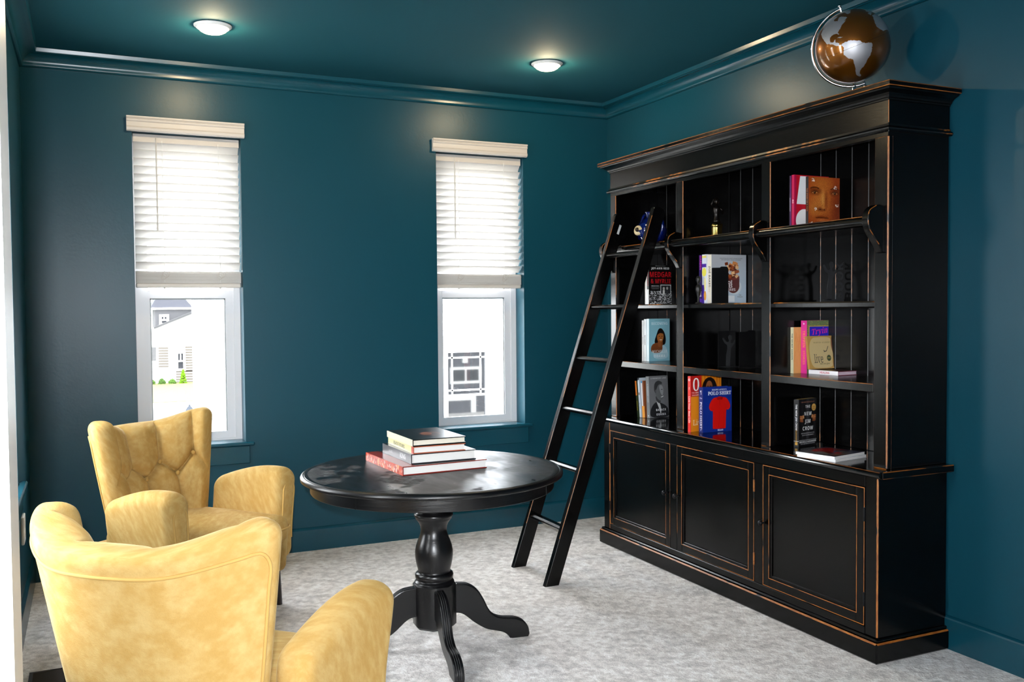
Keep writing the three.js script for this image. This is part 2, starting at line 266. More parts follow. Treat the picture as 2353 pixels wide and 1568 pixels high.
// ---------------------------------------------------------------- bookcase
const FU = -0.340, FB = -0.390, ZA = 0.605, ZB = 2.705;    // front of the upper part, front of the base, the two ends
const COLS = [[0.668, 1.283], [1.342, 1.958], [2.020, 2.630]];
const frontEdge = (e, s) => s[0] < 0;                       // wear on edges of the front face
{
  const o = [-0.2, 0, 1.65];
  const t = thing('bookcase', 'tall black bookcase with rubbed tan edges and three cupboard doors against the teal wall', 'bookcase', o);
  const P = (name, x0, x1, y0, y1, z0, z1, c = 0.003, wear = frontEdge, mats = PAINTED, par = t) => part(name, brd(x0, x1, y0, y1, z0, z1, c, wear, o), mats, par);
  // plinth
  P('plinth', -0.410, -0.008, 0.0, 0.082, 0.580, 2.722, 0.006, (e, s) => s[1] > 0, PAINTED_H);
  part('plinth_moulding', new Boards().add(-0.402, -0.008, 0.082, 0.094, 0.589, 2.714, 0.005, () => false).build(o), PAINTED, t);
  // base: face frame, ends and bottom
  const zb0 = ZA, zb1 = ZB, yb0 = 0.094, yb1 = 0.732;
  P('side_panel', FB + 0.022, -0.008, yb0, yb1, zb1 - 0.02, zb1 - 0.003, 0.002, () => false);
  P('side_panel', FB + 0.022, -0.008, yb0, yb1, zb0, zb0 + 0.02, 0.002, () => false);
  P('stile', FB, FB + 0.026, yb0, yb1, zb0, 0.672, 0.004, (e, s) => e === 1 && s[0] < 0, PAINTED_H);
  P('stile', FB, FB + 0.026, 0.127, 0.683, 1.294, 1.352, 0.003, () => false);
  P('stile', FB, FB + 0.026, 0.127, 0.683, 1.972, 2.028, 0.003, () => false);
  P('stile', FB, FB + 0.030, yb0, yb1, 2.640, zb1, 0.005, (e, s) => e === 1 && s[0] < 0 && s[2] > 0, PAINTED_H);
  P('rail_board', FB, FB + 0.025, 0.684, yb1, 0.672, 2.640, 0.002, () => false);
  P('rail_board', FB, FB + 0.025, yb0, 0.126, 0.672, 2.640, 0.002, () => false);
  P('cabinet_bottom', FB + 0.03, -0.01, yb0, yb0 + 0.015, zb0 + 0.02, zb1 - 0.02, 0.002, () => false);
  P('cabinet_back', -0.012, -0.006, yb0, yb1, zb0 + 0.02, zb1 - 0.02, 0.001, () => false);
  // doors
  const doors = [[0.675, 1.291, 'r'], [1.355, 1.969, 'l'], [2.031, 2.637, 'l']];
  doors.forEach(([z0, z1, knob], i) => {
    const y0 = 0.129, y1 = 0.681, w = 0.043, b = new Boards(), fw = () => false;
    b.add(FB + 0.001, FB + 0.022, y0, y1, z0, z0 + w, 0.0028, fw).add(FB + 0.001, FB + 0.022, y0, y1, z1 - w, z1, 0.0028, fw);
    b.add(FB + 0.001, FB + 0.022, y1 - w, y1, z0 + w, z1 - w, 0.0028, fw).add(FB + 0.001, FB + 0.022, y0, y0 + w, z0 + w, z1 - w, 0.0028, fw);
    const d = part('door', b.build(o), i === 2 ? PAINTED_H : PAINTED, t);
    const pb = new Boards(), q = w - 0.001, nf = () => false;
    part('panel', pb.add(FB + 0.011, FB + 0.018, y0 + q, y1 - q, z0 + q, z1 - q, 0.002, () => false).build(o), BLACK, d);
    const mb = new Boards(), m = 0.012, a = w;   // inner moulding
    mb.add(FB + 0.005, FB + 0.013, y0 + a, y1 - a, z0 + a, z0 + a + m, 0.002, nf).add(FB + 0.005, FB + 0.013, y0 + a, y1 - a, z1 - a - m, z1 - a, 0.002, nf).add(FB + 0.005, FB + 0.013, y0 + a, y0 + a + m, z0 + a + m, z1 - a - m, 0.002, nf).add(FB + 0.005, FB + 0.013, y1 - a - m, y1 - a, z0 + a + m, z1 - a - m, 0.002, nf);
    part('panel_moulding', mb.build(o), PAINTED_L, d);
    const strip = (y0_, y1_, z0_, z1_, x, wd, mat) => { const W = new Boards(), e = 0.0005; const put = (ya, yb, za, zb, along) => { const r = [V(x, ya, za), V(x, ya, zb), V(x, yb, zb), V(x, yb, za)], k = i * 1.7 + ya + za; W.poly(0, r, V(-1, 0, 0), along ? [[za + k, 0], [zb + k, 0], [zb + k, 1], [za + k, 1]] : [[ya + k, 0], [ya + k, 1], [yb + k, 1], [yb + k, 0]]); };
      put(y0_, y0_ + wd, z0_, z1_, true); put(y1_ - wd, y1_, z0_, z1_, true); put(y0_ + wd, y1_ - wd, z0_, z0_ + wd, false); put(y0_ + wd, y1_ - wd, z1_ - wd, z1_, false); part('edge_wear', W.build(o), mat, d); };
    strip(y0, y1, z0, z1, FB + 0.0006, 0.0030, i === 2 ? WEAR_HEAVY : WEAR_MID); strip(y0 + w - 0.0045, y1 - w + 0.0045, z0 + w - 0.0045, z1 - w + 0.0045, FB + 0.0006, 0.0032, i === 0 ? WEAR_MID : WEAR_HEAVY);
    const kz = knob === 'r' ? z1 - w * 0.62 : z0 + w * 0.2;
    const k = lathe([[0.0045, 0], [0.0045, 0.010], [0.0055, 0.014], [0.0105, 0.018], [0.0125, 0.023], [0.0115, 0.028], [0.007, 0.0315], [0, 0.0325]], 24).rotateZ(Math.PI / 2);
    part('knob', shift(k.translate(FB + 0.002, 0.417, kz), o), IRON, d);
    const hz = knob === 'r' ? z0 - 0.002 : z1 + 0.002;
    for (const hy of [0.235, 0.575]) part('hinge', shift(new THREE.CylinderGeometry(0.004, 0.004, 0.055, 10).translate(FB - 0.001, hy, hz), o), i === 1 ? [WEAR_HEAVY][0] : IRON, d);
  });
  // worktop with rounded nose
  { const prof = [[-0.008, 0.757]], n = 8; for (let i = 0; i <= n; i++) { const a = Math.PI / 2 + (i / n) * Math.PI; prof.push([-0.402 + 0.0125 * Math.cos(a), 0.7445 + 0.0125 * Math.sin(a)]); } prof.push([-0.396, 0.7315], [-0.396, 0.728], [-0.008, 0.728]);
    part('worktop', shift(extrude(prof, 2.146).translate(0, 0, 0.587), o), POLISHED, t);
    part('worktop_lip', brd(-0.400, -0.01, 0.7295, 0.758, 2.733, 2.7395, 0.003, (e, s) => e === 0, o), PAINTED, t);
    part('worktop_edge', brd(-0.416, -0.409, 0.7565, 0.7572, 1.40, 2.735, 0.0003, () => false, o), WEAR_HEAVY, t, 'rubbed tan line along the worktop edge'); }
  // upper: uprights, ends, back planks, shelves
  const yu0 = 0.757, yu1 = 2.095;
  P('upright', FU, FU + 0.026, yu0, 2.062, ZA + 0.004, 0.668, 0.003);
  P('upright', FU, FU + 0.026, yu0, 2.062, 1.283, 1.342, 0.003);
  P('upright', FU, FU + 0.026, yu0, 2.062, 1.958, 2.020, 0.003);
  P('upright', FU, FU + 0.028, yu0, 2.062, 2.630, ZB - 0.004, 0.0045, frontEdge, PAINTED_H);
  P('side_panel', FU + 0.024, -0.008, yu0, yu1, ZB - 0.026, ZB - 0.006, 0.002, (e, s) => e === 1);
  P('side_panel', FU + 0.024, -0.008, yu0, yu1, ZA + 0.006, ZA + 0.026, 0.002, () => false);
  P('partition', FU + 0.026, -0.026, yu0, 2.222, 1.302, 1.322, 0.002, () => false);
  P('partition', FU + 0.026, -0.026, yu0, 2.222, 1.978, 1.999, 0.002, () => false);
  for (let i = 0; i < 21; i++) { const z0 = ZA + 0.026 + i * 0.0979; part('back_plank', brd(-0.024, -0.009, yu0, 2.222, z0, z0 + 0.0972, 0.0022, (e, s) => e === 1 && s[0] < 0, o), PAINTED_L, t); }
  COLS.forEach(([z0, z1], k) => {
    const f = k === 0 ? 0.03 : 0.018;
    for (const [y, th] of [[1.750, 0.028], [1.420, 0.028]]) P('shelf', FU + f, -0.024, y - th, y, z0 - 0.018, z1 + 0.02, 0.006, (e, s) => s[0] < 0 && s[1] > 0, PAINTED_L);
    P('shelf', FU + 0.0005, -0.024, 1.056, 1.090, z0, z1, 0.002, (e, s) => s[0] < 0 && s[1] > 0, k === 2 ? PAINTED_H : PAINTED);
  });
  // top: rail above the openings, waist moulding, frieze and cornice on front and both ends
  P('top_rail', FU, FU + 0.026, 2.058, 2.095, ZA + 0.004, ZB - 0.004, 0.002, () => false);
  P('top_board', FU + 0.02, -0.008, 2.225, 2.24, ZA, ZB, 0.002, () => false);
  const around = (prof, name, mats) => {   // prof: [outward, y] round front and both ends
    const list = [], wlist = []; const zA = ZA + 0.004, zB = ZB - 0.004;
    const path = [[-0.008, zA], [FU, zA], [FU, zB], [-0.008, zB]], dirs = [[0, -1], [-1, 0], [0, 1]];
    const pos = [], uv = [], wp = [], wu = [], push = (P_, U_, a, b, c, d, L) => { for (const q of [a, b, c, a, c, d]) P_.push(q[0] - o[0], q[1] - o[1], q[2] - o[2]); for (const q of [[L[0], 0], [L[1], 0], [L[1], 1], [L[0], 0], [L[1], 1], [L[0], 1]]) U_.push(...q); };
    const corner = (i, q) => { const [x, z] = path[i], [p] = [q[0]]; if (i === 0) return [x, q[1], z - p]; if (i === 1) return [x - p, q[1], z - p]; if (i === 2) return [x - p, q[1], z + p]; return [x, q[1], z + p]; };
    for (let s = 0; s < 3; s++) for (let j = 0; j + 1 < prof.length; j++) {
      const a = prof[j], b = prof[j + 1], L = s === 1 ? [0.2, 2.3] : [s * 3.1, s * 3.1 + 0.33];
      const q = [corner(s, a), corner(s + 1, a), corner(s + 1, b), corner(s, b)];
      if (a[2]) push(wp, wu, ...q, L); else push(pos, uv, ...q, L.map((v) => v));
    }
    for (let j = 0; j + 1 < prof.length; j++) { }
    const g = new THREE.BufferGeometry(); g.setAttribute('position', new THREE.Float32BufferAttribute(pos.concat(wp), 3)); g.setAttribute('uv', new THREE.Float32BufferAttribute(uv.concat(wu), 2)); g.computeVertexNormals(); g.addGroup(0, pos.length / 3, 0); if (wp.length) g.addGroup(pos.length / 3, wp.length / 3, 1);
    return part(name, g, mats, t);
  };
  around([[-0.01, 2.078], [0.012, 2.078], [0.016, 2.083, 1], [0.018, 2.088], [0.013, 2.094], [0.006, 2.098, 1], [0.004, 2.106], [-0.01, 2.106]], 'waist_moulding', PAINTED_L);
  around([[0, 2.10], [0, 2.212], [-0.01, 2.212]], 'frieze', PAINTED);
  part('frieze_corner', brd(FU - 0.0015, FU + 0.004, 2.108, 2.203, ZB - 0.0075, ZB - 0.0025, 0.002, (e) => e === 1, o), PAINTED_H, t);
  around([[0, 2.196], [0.004, 2.198], [0.005, 2.204], [0.010, 2.206], [0.013, 2.213], [0.021, 2.221], [0.033, 2.227], [0.043, 2.231], [0.046, 2.236], [0.053, 2.238, 1], [0.056, 2.2405], [0.056, 2.254, 1], [0.053, 2.258], [-0.02, 2.258]], 'cornice', PAINTED_H);
  P('cornice_top', -0.392, -0.004, 2.2545, 2.2585, 0.556, 2.753, 0.001, () => false);
  // ladder rail on brackets
  part('ladder_rail', shift(new THREE.CylinderGeometry(0.020, 0.020, 2.05, 24).rotateX(Math.PI / 2).translate(-0.398, 1.730, 1.64), o), BLACK, t);
  part('rail_wear', shift(tube([V(-0.4045, 1.7493, 0.7), V(-0.4045, 1.7493, 1.6), V(-0.4045, 1.7493, 2.64)], 0.0016, 20, 6), o), WEAR_MID, t, 'rubbed tan line along the top of the rail');
  for (const z of [0.622, 1.298, 1.974, 2.652]) {
    const s = new THREE.Shape(); s.moveTo(0, 1.782); s.quadraticCurveTo(-0.018, 1.796, -0.044, 1.788); s.quadraticCurveTo(-0.086, 1.774, -0.084, 1.730); s.quadraticCurveTo(-0.080, 1.700, -0.056, 1.672); s.quadraticCurveTo(-0.026, 1.640, -0.012, 1.612); s.lineTo(0, 1.610); s.closePath();
    const g = new THREE.ExtrudeGeometry(s, { depth: 0.028, bevelEnabled: true, bevelThickness: 0.003, bevelSize: 0.003, bevelSegments: 1, curveSegments: 10 }).translate(FU - 0.001, 0, z + 0.003);
    const b = part('rail_bracket', shift(g, o), BLACK, t);
    const crv = new THREE.CatmullRomCurve3([[-0.045, 1.7905], [-0.080, 1.768], [-0.0865, 1.732], [-0.0805, 1.702], [-0.058, 1.672], [-0.030, 1.640]].map(([a, y]) => V(FU + a, y, z + 0.0335)));
    part('bracket_wear', shift(new THREE.TubeGeometry(crv, 30, 0.0018, 5), o), WEAR_MID, b);
  }
}

// ---------------------------------------------------------------- ladder
{
  const L0 = [-1.075, 1.04]; const t = thing('library_ladder', 'black six-rung library ladder leaning on the bookcase rail', 'ladder', [L0[0], 0, L0[1]]);
  const lean = Math.atan(0.66 / 1.944), len = 2.05;
  const M = new THREE.Matrix4().makeRotationZ(-lean);        // local y up the stile, x = depth of the stile
  const side = (z0, z1) => {
    const s = new THREE.Shape(), d = 0.072, tn = Math.tan(lean); // foot cut level with the floor
    s.moveTo(0, 0); s.lineTo(0, len - 0.02); s.quadraticCurveTo(0.004, len, 0.03, len); s.lineTo(d - 0.02, len - 0.004); s.quadraticCurveTo(d, len - 0.01, d, len - 0.04); s.lineTo(d, d * tn); s.closePath();
    return new THREE.ExtrudeGeometry(s, { depth: z1 - z0 - 0.006, bevelEnabled: true, bevelThickness: 0.003, bevelSize: 0.003, bevelOffset: -0.003, bevelSegments: 2, curveSegments: 8 }).translate(0, 0, z0 + 0.003).applyMatrix4(M).translate(-1.11 - L0[0], 0, -L0[1]);
  };
  const edgeWear = (z, par) => { const n = 1, a = V(0.0005, 0.25, z), b = V(0.0005, len - 0.06, z); const g = tube([a, a.clone().lerp(b, 0.5), b], 0.0017, 12, 5).applyMatrix4(M).translate(-1.11 - L0[0], 0, -L0[1]); part('edge_wear', g, WEAR_MID, par); };
  const a = part('stile', side(0.834, 0.866), BLACK, t), b = part('stile', side(1.218, 1.252), BLACK, t);
  edgeWear(0.8645, a); edgeWear(1.2505, b);
  for (const y of [1.694, 1.407, 1.126, 0.852, 0.566, 0.275]) {
    const x = -1.11 + 0.66 / 1.944 * y + 0.036 - 0.004;
    const s = new Boards().add(-0.024, 0.026, -0.013, 0.011, 0.864 - L0[1], 1.220 - L0[1], 0.009, () => false).build().rotateZ(-0.04).translate(x - L0[0], y, 0);
    part('rung', s, BLACK, t);
  }
  for (const z of [0.85, 1.235]) part('rail_hook', extrude([[-0.045, 0.010], [-0.02, 0.024], [0.005, 0.026], [0.024, 0.014], [0.026, -0.012], [0.0215, -0.012], [0.0195, 0.010], [0.003, 0.0208], [-0.018, 0.0195], [-0.041, 0.004]], 0.014).translate(-0.398 - L0[0], 1.730, z - 0.007 - L0[1]), IRON, t);
  const st = part('price_sticker', new THREE.BoxGeometry(0.014, 0.055, 0.0006), std('#c9c9c9', 0.6), t, 'small white paper sticker'); st.position.set(-0.437 - L0[0], 1.842, 0.8666 - L0[1]); st.rotation.z = -0.36;
}

// ---------------------------------------------------------------- round pedestal table
{
  const C = [-1.887, 0, 1.772], t = thing('pedestal_table', 'round black pedestal table with four curved feet and a worn top', 'table', C);
  const R = 0.537, Y = 0.742;
  // the scuffed top: pale scratches and dust in the left half, as on the photograph
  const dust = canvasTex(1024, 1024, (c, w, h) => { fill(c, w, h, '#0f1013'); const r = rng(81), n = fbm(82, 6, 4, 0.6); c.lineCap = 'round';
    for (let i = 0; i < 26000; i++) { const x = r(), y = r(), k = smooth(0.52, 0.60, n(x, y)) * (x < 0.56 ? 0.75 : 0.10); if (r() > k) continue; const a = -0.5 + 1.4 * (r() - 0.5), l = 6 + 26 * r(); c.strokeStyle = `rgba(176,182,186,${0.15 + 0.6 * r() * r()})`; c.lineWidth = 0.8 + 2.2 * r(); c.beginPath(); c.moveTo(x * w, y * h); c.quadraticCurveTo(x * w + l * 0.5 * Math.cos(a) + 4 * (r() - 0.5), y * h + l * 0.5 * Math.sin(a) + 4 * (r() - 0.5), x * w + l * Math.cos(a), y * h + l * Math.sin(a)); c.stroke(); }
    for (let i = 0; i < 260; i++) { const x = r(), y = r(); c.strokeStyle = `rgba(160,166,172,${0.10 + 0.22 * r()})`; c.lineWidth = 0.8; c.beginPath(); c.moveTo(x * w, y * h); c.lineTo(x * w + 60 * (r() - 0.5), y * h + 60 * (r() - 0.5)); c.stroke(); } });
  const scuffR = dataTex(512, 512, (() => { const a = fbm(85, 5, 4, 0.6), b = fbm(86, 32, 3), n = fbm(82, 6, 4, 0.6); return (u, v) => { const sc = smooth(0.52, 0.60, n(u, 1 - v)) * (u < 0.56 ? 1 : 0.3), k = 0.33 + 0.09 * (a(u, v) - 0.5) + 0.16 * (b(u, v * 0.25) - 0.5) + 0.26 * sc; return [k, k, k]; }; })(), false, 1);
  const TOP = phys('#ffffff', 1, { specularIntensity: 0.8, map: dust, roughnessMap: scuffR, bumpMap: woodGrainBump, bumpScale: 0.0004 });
  const top = lathe([[R - 0.008, Y - 0.024], [R - 0.001, Y - 0.021], [R, Y - 0.013], [R - 0.003, Y - 0.006], [R - 0.009, Y - 0.002], [R - 0.014, Y - 0.001], [R - 0.015, Y - 0.0018], [R - 0.016, Y - 0.0018], [R - 0.017, Y], [R - 0.03, Y]], 120);
  const tt = part('tabletop', top, TABLE, t);
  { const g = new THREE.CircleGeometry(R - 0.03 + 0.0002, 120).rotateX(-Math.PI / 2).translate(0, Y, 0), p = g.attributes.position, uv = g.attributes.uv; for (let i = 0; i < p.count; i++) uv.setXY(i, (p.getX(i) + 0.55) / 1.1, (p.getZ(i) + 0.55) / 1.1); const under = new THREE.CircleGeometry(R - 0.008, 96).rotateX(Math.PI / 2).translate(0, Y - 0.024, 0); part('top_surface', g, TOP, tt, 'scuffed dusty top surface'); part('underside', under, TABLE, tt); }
  part('apron', lathe([[0.478, 0.668], [0.496, 0.668], [0.498, 0.671], [0.498, 0.718]], 120), TABLE, t);
  part('apron_inside', lathe([[0.478, 0.718], [0.478, 0.668]], 96), TABLE, t);
  for (const a of [-1.483, 0.22, 1.66, -2.92]) { const m = part('apron_joint', brd(-0.003, 0.003, 0.669, 0.718, -0.0015, 0.0015, 0.0006, () => false), TABLE, t); m.rotation.y = a + 0.53; m.position.set(Math.sin(a + 0.53) * 0.4985, 0, Math.cos(a + 0.53) * 0.4985); }
  part('column', lathe([[0.0, 0.668], [0.13, 0.668], [0.13, 0.655], [0.085, 0.652], [0.070, 0.62], [0.066, 0.585], [0.070, 0.565], [0.079, 0.560], [0.081, 0.553], [0.079, 0.547], [0.074, 0.543], [0.075, 0.538], [0.069, 0.531], [0.060, 0.518], [0.055, 0.504], [0.0535, 0.490], [0.056, 0.474], [0.062, 0.458], [0.068, 0.444], [0.0745, 0.424], [0.078, 0.404], [0.0785, 0.388], [0.077, 0.370], [0.073, 0.348], [0.068, 0.330], [0.066, 0.318], [0.071, 0.316], [0.077, 0.311], [0.0795, 0.303], [0.0785, 0.293], [0.073, 0.287], [0.073, 0.283], [0.080, 0.279], [0.083, 0.274]], 64), TABLE, t);
  const hub = new THREE.CylinderGeometry(0.090, 0.090, 0.168, 8).rotateY(Math.PI / 8 - 0.05).translate(0, 0.182, 0); part('hub', merge([hub, new THREE.CylinderGeometry(0.078, 0.090, 0.010, 8).rotateY(Math.PI / 8 - 0.05).translate(0, 0.271, 0), new THREE.CylinderGeometry(0.090, 0.080, 0.010, 8).rotateY(Math.PI / 8 - 0.05).translate(0, 0.093, 0)]), TABLE, t);
  // cabriole feet, reeded along the top
  const upper = [[0.070, 0.258], [0.098, 0.256], [0.140, 0.249], [0.178, 0.224], [0.206, 0.182], [0.228, 0.136], [0.252, 0.108], [0.288, 0.093], [0.340, 0.086], [0.380, 0.070], [0.404, 0.040], [0.410, 0.012]], lower = [[0.404, 0.0], [0.330, 0.0], [0.314, 0.016], [0.290, 0.032], [0.258, 0.042], [0.216, 0.055], [0.168, 0.086], [0.128, 0.120], [0.102, 0.134], [0.070, 0.137]];
  const sp = (pts, n) => new THREE.SplineCurve(pts.map((p) => new THREE.Vector2(...p))).getPoints(n).map((v) => [v.x, v.y]);
  const up = sp(upper, 36), lw = sp(lower, 30).map(([a, b]) => [a, Math.max(0, b)]);
  const foot = new THREE.ExtrudeGeometry(new THREE.Shape([...up, ...lw].map((p) => new THREE.Vector2(...p))), { depth: 0.032, bevelEnabled: true, bevelThickness: 0.004, bevelSize: 0.004, bevelOffset: -0.004, bevelSegments: 2 }).translate(0, 0, -0.016);
  for (let k = 0; k < 4; k++) {
    const f = part('foot', foot, TABLE, t); f.rotation.y = -0.12 + k * Math.PI / 2;
    for (const zz of [-0.008, 0, 0.008]) { const m = part('reed', tube(up.slice(3).map(([a, b]) => V(a - 0.001, b + 0.0004, zz)), 0.0032, 60, 6), TABLE, f); }
  }
}

// ---------------------------------------------------------------- tufted armchairs
function armchair(label, pos, yaw) {
  const t = thing('wing_armchair', label, 'armchair', pos, yaw, null);
  const BW = 0.70, BH = 0.62, BD = 0.11, y0 = 0.28;
  const r1 = 0.675, r2 = 0.555, mir = (a) => [...a, ...a.map((sg) => sg.map(([x, y]) => [-x, y]))];
  const crease = [...mir([[[0.25, r1], [0.27, 1.15]], [[0.75, r1], [0.74, 1.15]], [[0.25, r1], [0.5, r2]], [[0.75, r1], [0.5, r2]], [[0.25, r1], [0, r2]], [[0.75, r1], [1.02, 0.52]], [[0.5, r2], [0.62, 0.0]]]), [[0, r2], [0, 0]]];
  const buttons = [[-0.75, r1], [-0.25, r1], [0.25, r1], [0.75, r1], [-0.5, r2], [0, r2], [0.5, r2]];
  const dseg = (px, py, [[ax, ay], [bx, by]]) => { const dx = bx - ax, dy = by - ay, k = Math.max(0, Math.min(1, ((px - ax) * dx + (py - ay) * dy) / (dx * dx + dy * dy))); return Math.hypot(px - ax - k * dx, py - ay - k * dy); };
  const puff = (s, tt) => { let d = 9; for (const c of crease) d = Math.min(d, dseg(s * 0.34, tt * 0.62, c.map(([a, b]) => [a * 0.34, b * 0.62]))); let e = 9; for (const b of buttons) e = Math.min(e, Math.hypot((s - b[0]) * 0.34, (tt - b[1]) * 0.62)); return -0.024 * Math.exp(-d / 0.011) - 0.020 * Math.exp(-e * e / 0.0005) + 0.030 * (1 - Math.exp(-d / 0.045)); };
  const warp = (v, front = true) => {
    const s = v.x / (BW / 2), tt = v.y / BH + 0.5, as = Math.min(1, Math.abs(s));
    const fm = 1.12, phi = s * fm, w = lerp(0.222, 0.335, Math.pow(Math.max(0, tt), 0.8)), D = lerp(0.10, 0.185, Math.max(0, tt));
    const zc = lerp(-0.235, -0.365, tt);
    const px = w * Math.sin(phi) / Math.sin(fm), pz = zc + D * (1 - Math.cos(phi)) / (1 - Math.cos(fm));
    let tx = w * Math.cos(phi) / Math.sin(fm), tz = D * Math.sin(phi) / (1 - Math.cos(fm)); const tl = Math.hypot(tx, tz); tx /= tl; tz /= tl;
    const top = 0.868 + 0.055 * smooth(0.25, 0.95, as);
    let d = v.z; if (front && v.z > 0) d += puff(s, tt) * Math.min(1, v.z / (BD * 0.4)) * smooth(1.06, 0.9, as);
    const th = lerp(1, 0.8, as * as);
    v.set(px - tz * d * th, y0 + tt * (top - y0), pz + tx * d * th);
  };
  const back = part('backrest', slab(BW, BH, BD, 0.045, 140, 100, 10, (v) => warp(v)), VELVET, t);
  const at = (s, tt, d) => { const v = V(s * BW / 2, (tt - 0.5) * BH, d); warp(v, false); return v; };
  { const pts = []; const dd = -BD / 2 - 0.001; for (let i = 0; i <= 8; i++) pts.push(at(-0.90, 0.12 + 0.72 * i / 8, dd)); for (let i = 0; i <= 14; i++) pts.push(at(-0.85 + 1.7 * i / 14, 0.90 - 0.012 * Math.abs(i / 7 - 1) ** 4, dd)); for (let i = 8; i >= 0; i--) pts.push(at(0.90, 0.12 + 0.72 * i / 8, dd)); part('piping', tube(pts, 0.0045, 160, 7), PIPING, back); }
  for (const [s, tt] of buttons) { const b = part('button', new THREE.SphereGeometry(0.011, 16, 10).scale(1, 1, 0.55), PIPING, back); const p = at(s, tt, BD / 2 - 0.016), q = at(s, tt, BD / 2 + 0.05); b.position.copy(p); b.quaternion.setFromUnitVectors(V(0, 0, 1), q.sub(p).normalize()); }
  // seat
  part('seat_cushion', slab(0.56, 0.13, 0.60, 0.05, 40, 10, 40, (v) => { const e = (1 - (v.x / 0.28) ** 2) * (1 - (v.z / 0.30) ** 2); if (v.y > 0) v.y += 0.022 * Math.max(0, e); const fz = smooth(0.1, 0.3, v.z); v.x *= 1 + 0.06 * fz; v.y += 0.372; v.z += 0.052 + 0.02 * fz * (1 - (v.x / 0.3) ** 2); }), VELVET, t);
  part('piping', tube([V(-0.285, 0.386, 0.10), V(-0.293, 0.386, 0.317), V(-0.26, 0.386, 0.365), V(0, 0.386, 0.374), V(0.26, 0.386, 0.365), V(0.293, 0.386, 0.317), V(0.285, 0.386, 0.10)], 0.005, 80, 7), PIPING, t);
  part('base', slab(0.62, 0.20, 0.62, 0.03, 24, 8, 24, (v) => { v.x *= 1 + 0.04 * (v.y / 0.1); v.y += 0.265; v.z += 0.012; if (v.z < 0) v.z += 0.02 * (0.265 - v.y) / 0.1; }), VELVET, t);
  // arms
  for (const sg of [-1, 1]) {
    const arm = part('armrest', slab(0.115, 0.40, 0.46, 0.052, 12, 40, 50, (v) => {
      const f = (v.z + 0.23) / 0.46, h = (v.y + 0.20) / 0.40, fz = smooth(0.86, 1.0, f);
      const top = 0.572 + 0.078 * Math.sin(Math.min(1, f * 1.12) * Math.PI * 0.58) - 0.012 * fz;
      const bottom = 0.205 + 0.05 * (1 - f) * 0.0;
      const th = lerp(0.82, 1.12, f) * lerp(0.88, 1.08, smooth(0.2, 1, h));
      v.x = sg * (0.304 + 0.022 * f + 0.018 * smooth(0.3, 1, h)) + v.x * th;
      v.y = bottom + h * (top - bottom); v.z = -0.15 + f * 0.447 + 0.01 * h;
    }), VELVET, t);
    const zf = 0.2925, cx = (h) => sg * (0.326 + 0.018 * smooth(0.3, 1, h)), hw = (h) => 0.0575 * 1.12 * lerp(0.88, 1.08, smooth(0.2, 1, h)) * 0.55, tp = 0.637, yy = (h) => 0.205 + h * (tp - 0.205);
    const loop = [], side = (h, k) => V(cx(h) + k * hw(h), yy(h), zf + 0.01 * h - 0.002);
    for (let i = 0; i <= 6; i++) loop.push(side(0.24 + 0.52 * i / 6, -1)); for (let i = 1; i < 8; i++) { const a = Math.PI * i / 8; loop.push(V(cx(0.8) - Math.cos(a) * hw(0.8), yy(0.76) + Math.sin(a) * 0.052, zf + 0.006)); } for (let i = 6; i >= 0; i--) loop.push(side(0.24 + 0.52 * i / 6, 1));
    part('piping', tube(loop, 0.0048, 90, 7), PIPING, arm);
  }
  for (const [x, z, tx, tz] of [[-0.27, 0.265, -0.01, 0.015], [0.27, 0.265, 0.01, 0.015], [-0.24, -0.235, -0.01, -0.05], [0.24, -0.235, 0.01, -0.05]]) {
    const g = new THREE.CylinderGeometry(0.024, 0.014, 0.178, 20); const p = g.attributes.position; for (let i = 0; i < p.count; i++) { const k = 0.5 - p.getY(i) / 0.178; p.setX(i, p.getX(i) + tx * k); p.setZ(i, p.getZ(i) + tz * k); } g.computeVertexNormals();
    part('leg', g.translate(x, 0.089, z), DARKWOOD, t);
  }
  return t;
}
armchair('yellow tufted wing armchair by the left window, its buttoned front showing', [-2.762, 0, 0.885], 0.678);
armchair('yellow wing armchair nearest the camera, its plain back turned to us', [-2.892, 0, 2.82], 2.389);

// ---------------------------------------------------------------- books
// print helpers (flat print on covers)
const txt = (c, s, x, y, size, color, font = 'sans-serif', weight = 'bold', align = 'center', sx = 1) => { c.save(); c.translate(x, y); c.scale(sx, 1); c.fillStyle = color; c.font = `${weight} ${size}px ${font}`; c.textAlign = align; c.textBaseline = 'middle'; c.fillText(s, 0, 0); c.restore(); };
const spaced = (c, s, x, y, size, color, gap, font = 'sans-serif', weight = 'bold') => { c.font = `${weight} ${size}px ${font}`; let w = 0; for (const ch of s) w += c.measureText(ch).width + gap; let p = x - (w - gap) / 2; for (const ch of s) { txt(c, ch, p, y, size, color, font, weight, 'left'); p += c.measureText(ch).width + gap; c.font = `${weight} ${size}px ${font}`; } };
const ell = (c, x, y, rx, ry, color, rot = 0) => { c.fillStyle = color; c.beginPath(); c.ellipse(x, y, rx, ry, rot, 0, 7); c.fill(); };
const blob = (c, pts, color) => { c.fillStyle = color; c.beginPath(); pts.forEach(([x, y], i) => { const [nx, ny] = pts[(i + 1) % pts.length]; const mx = (x + nx) / 2, my = (y + ny) / 2; if (!i) { const [lx, ly] = pts[pts.length - 1]; c.moveTo((lx + x) / 2, (ly + y) / 2); } c.quadraticCurveTo(x, y, mx, my); }); c.closePath(); c.fill(); };
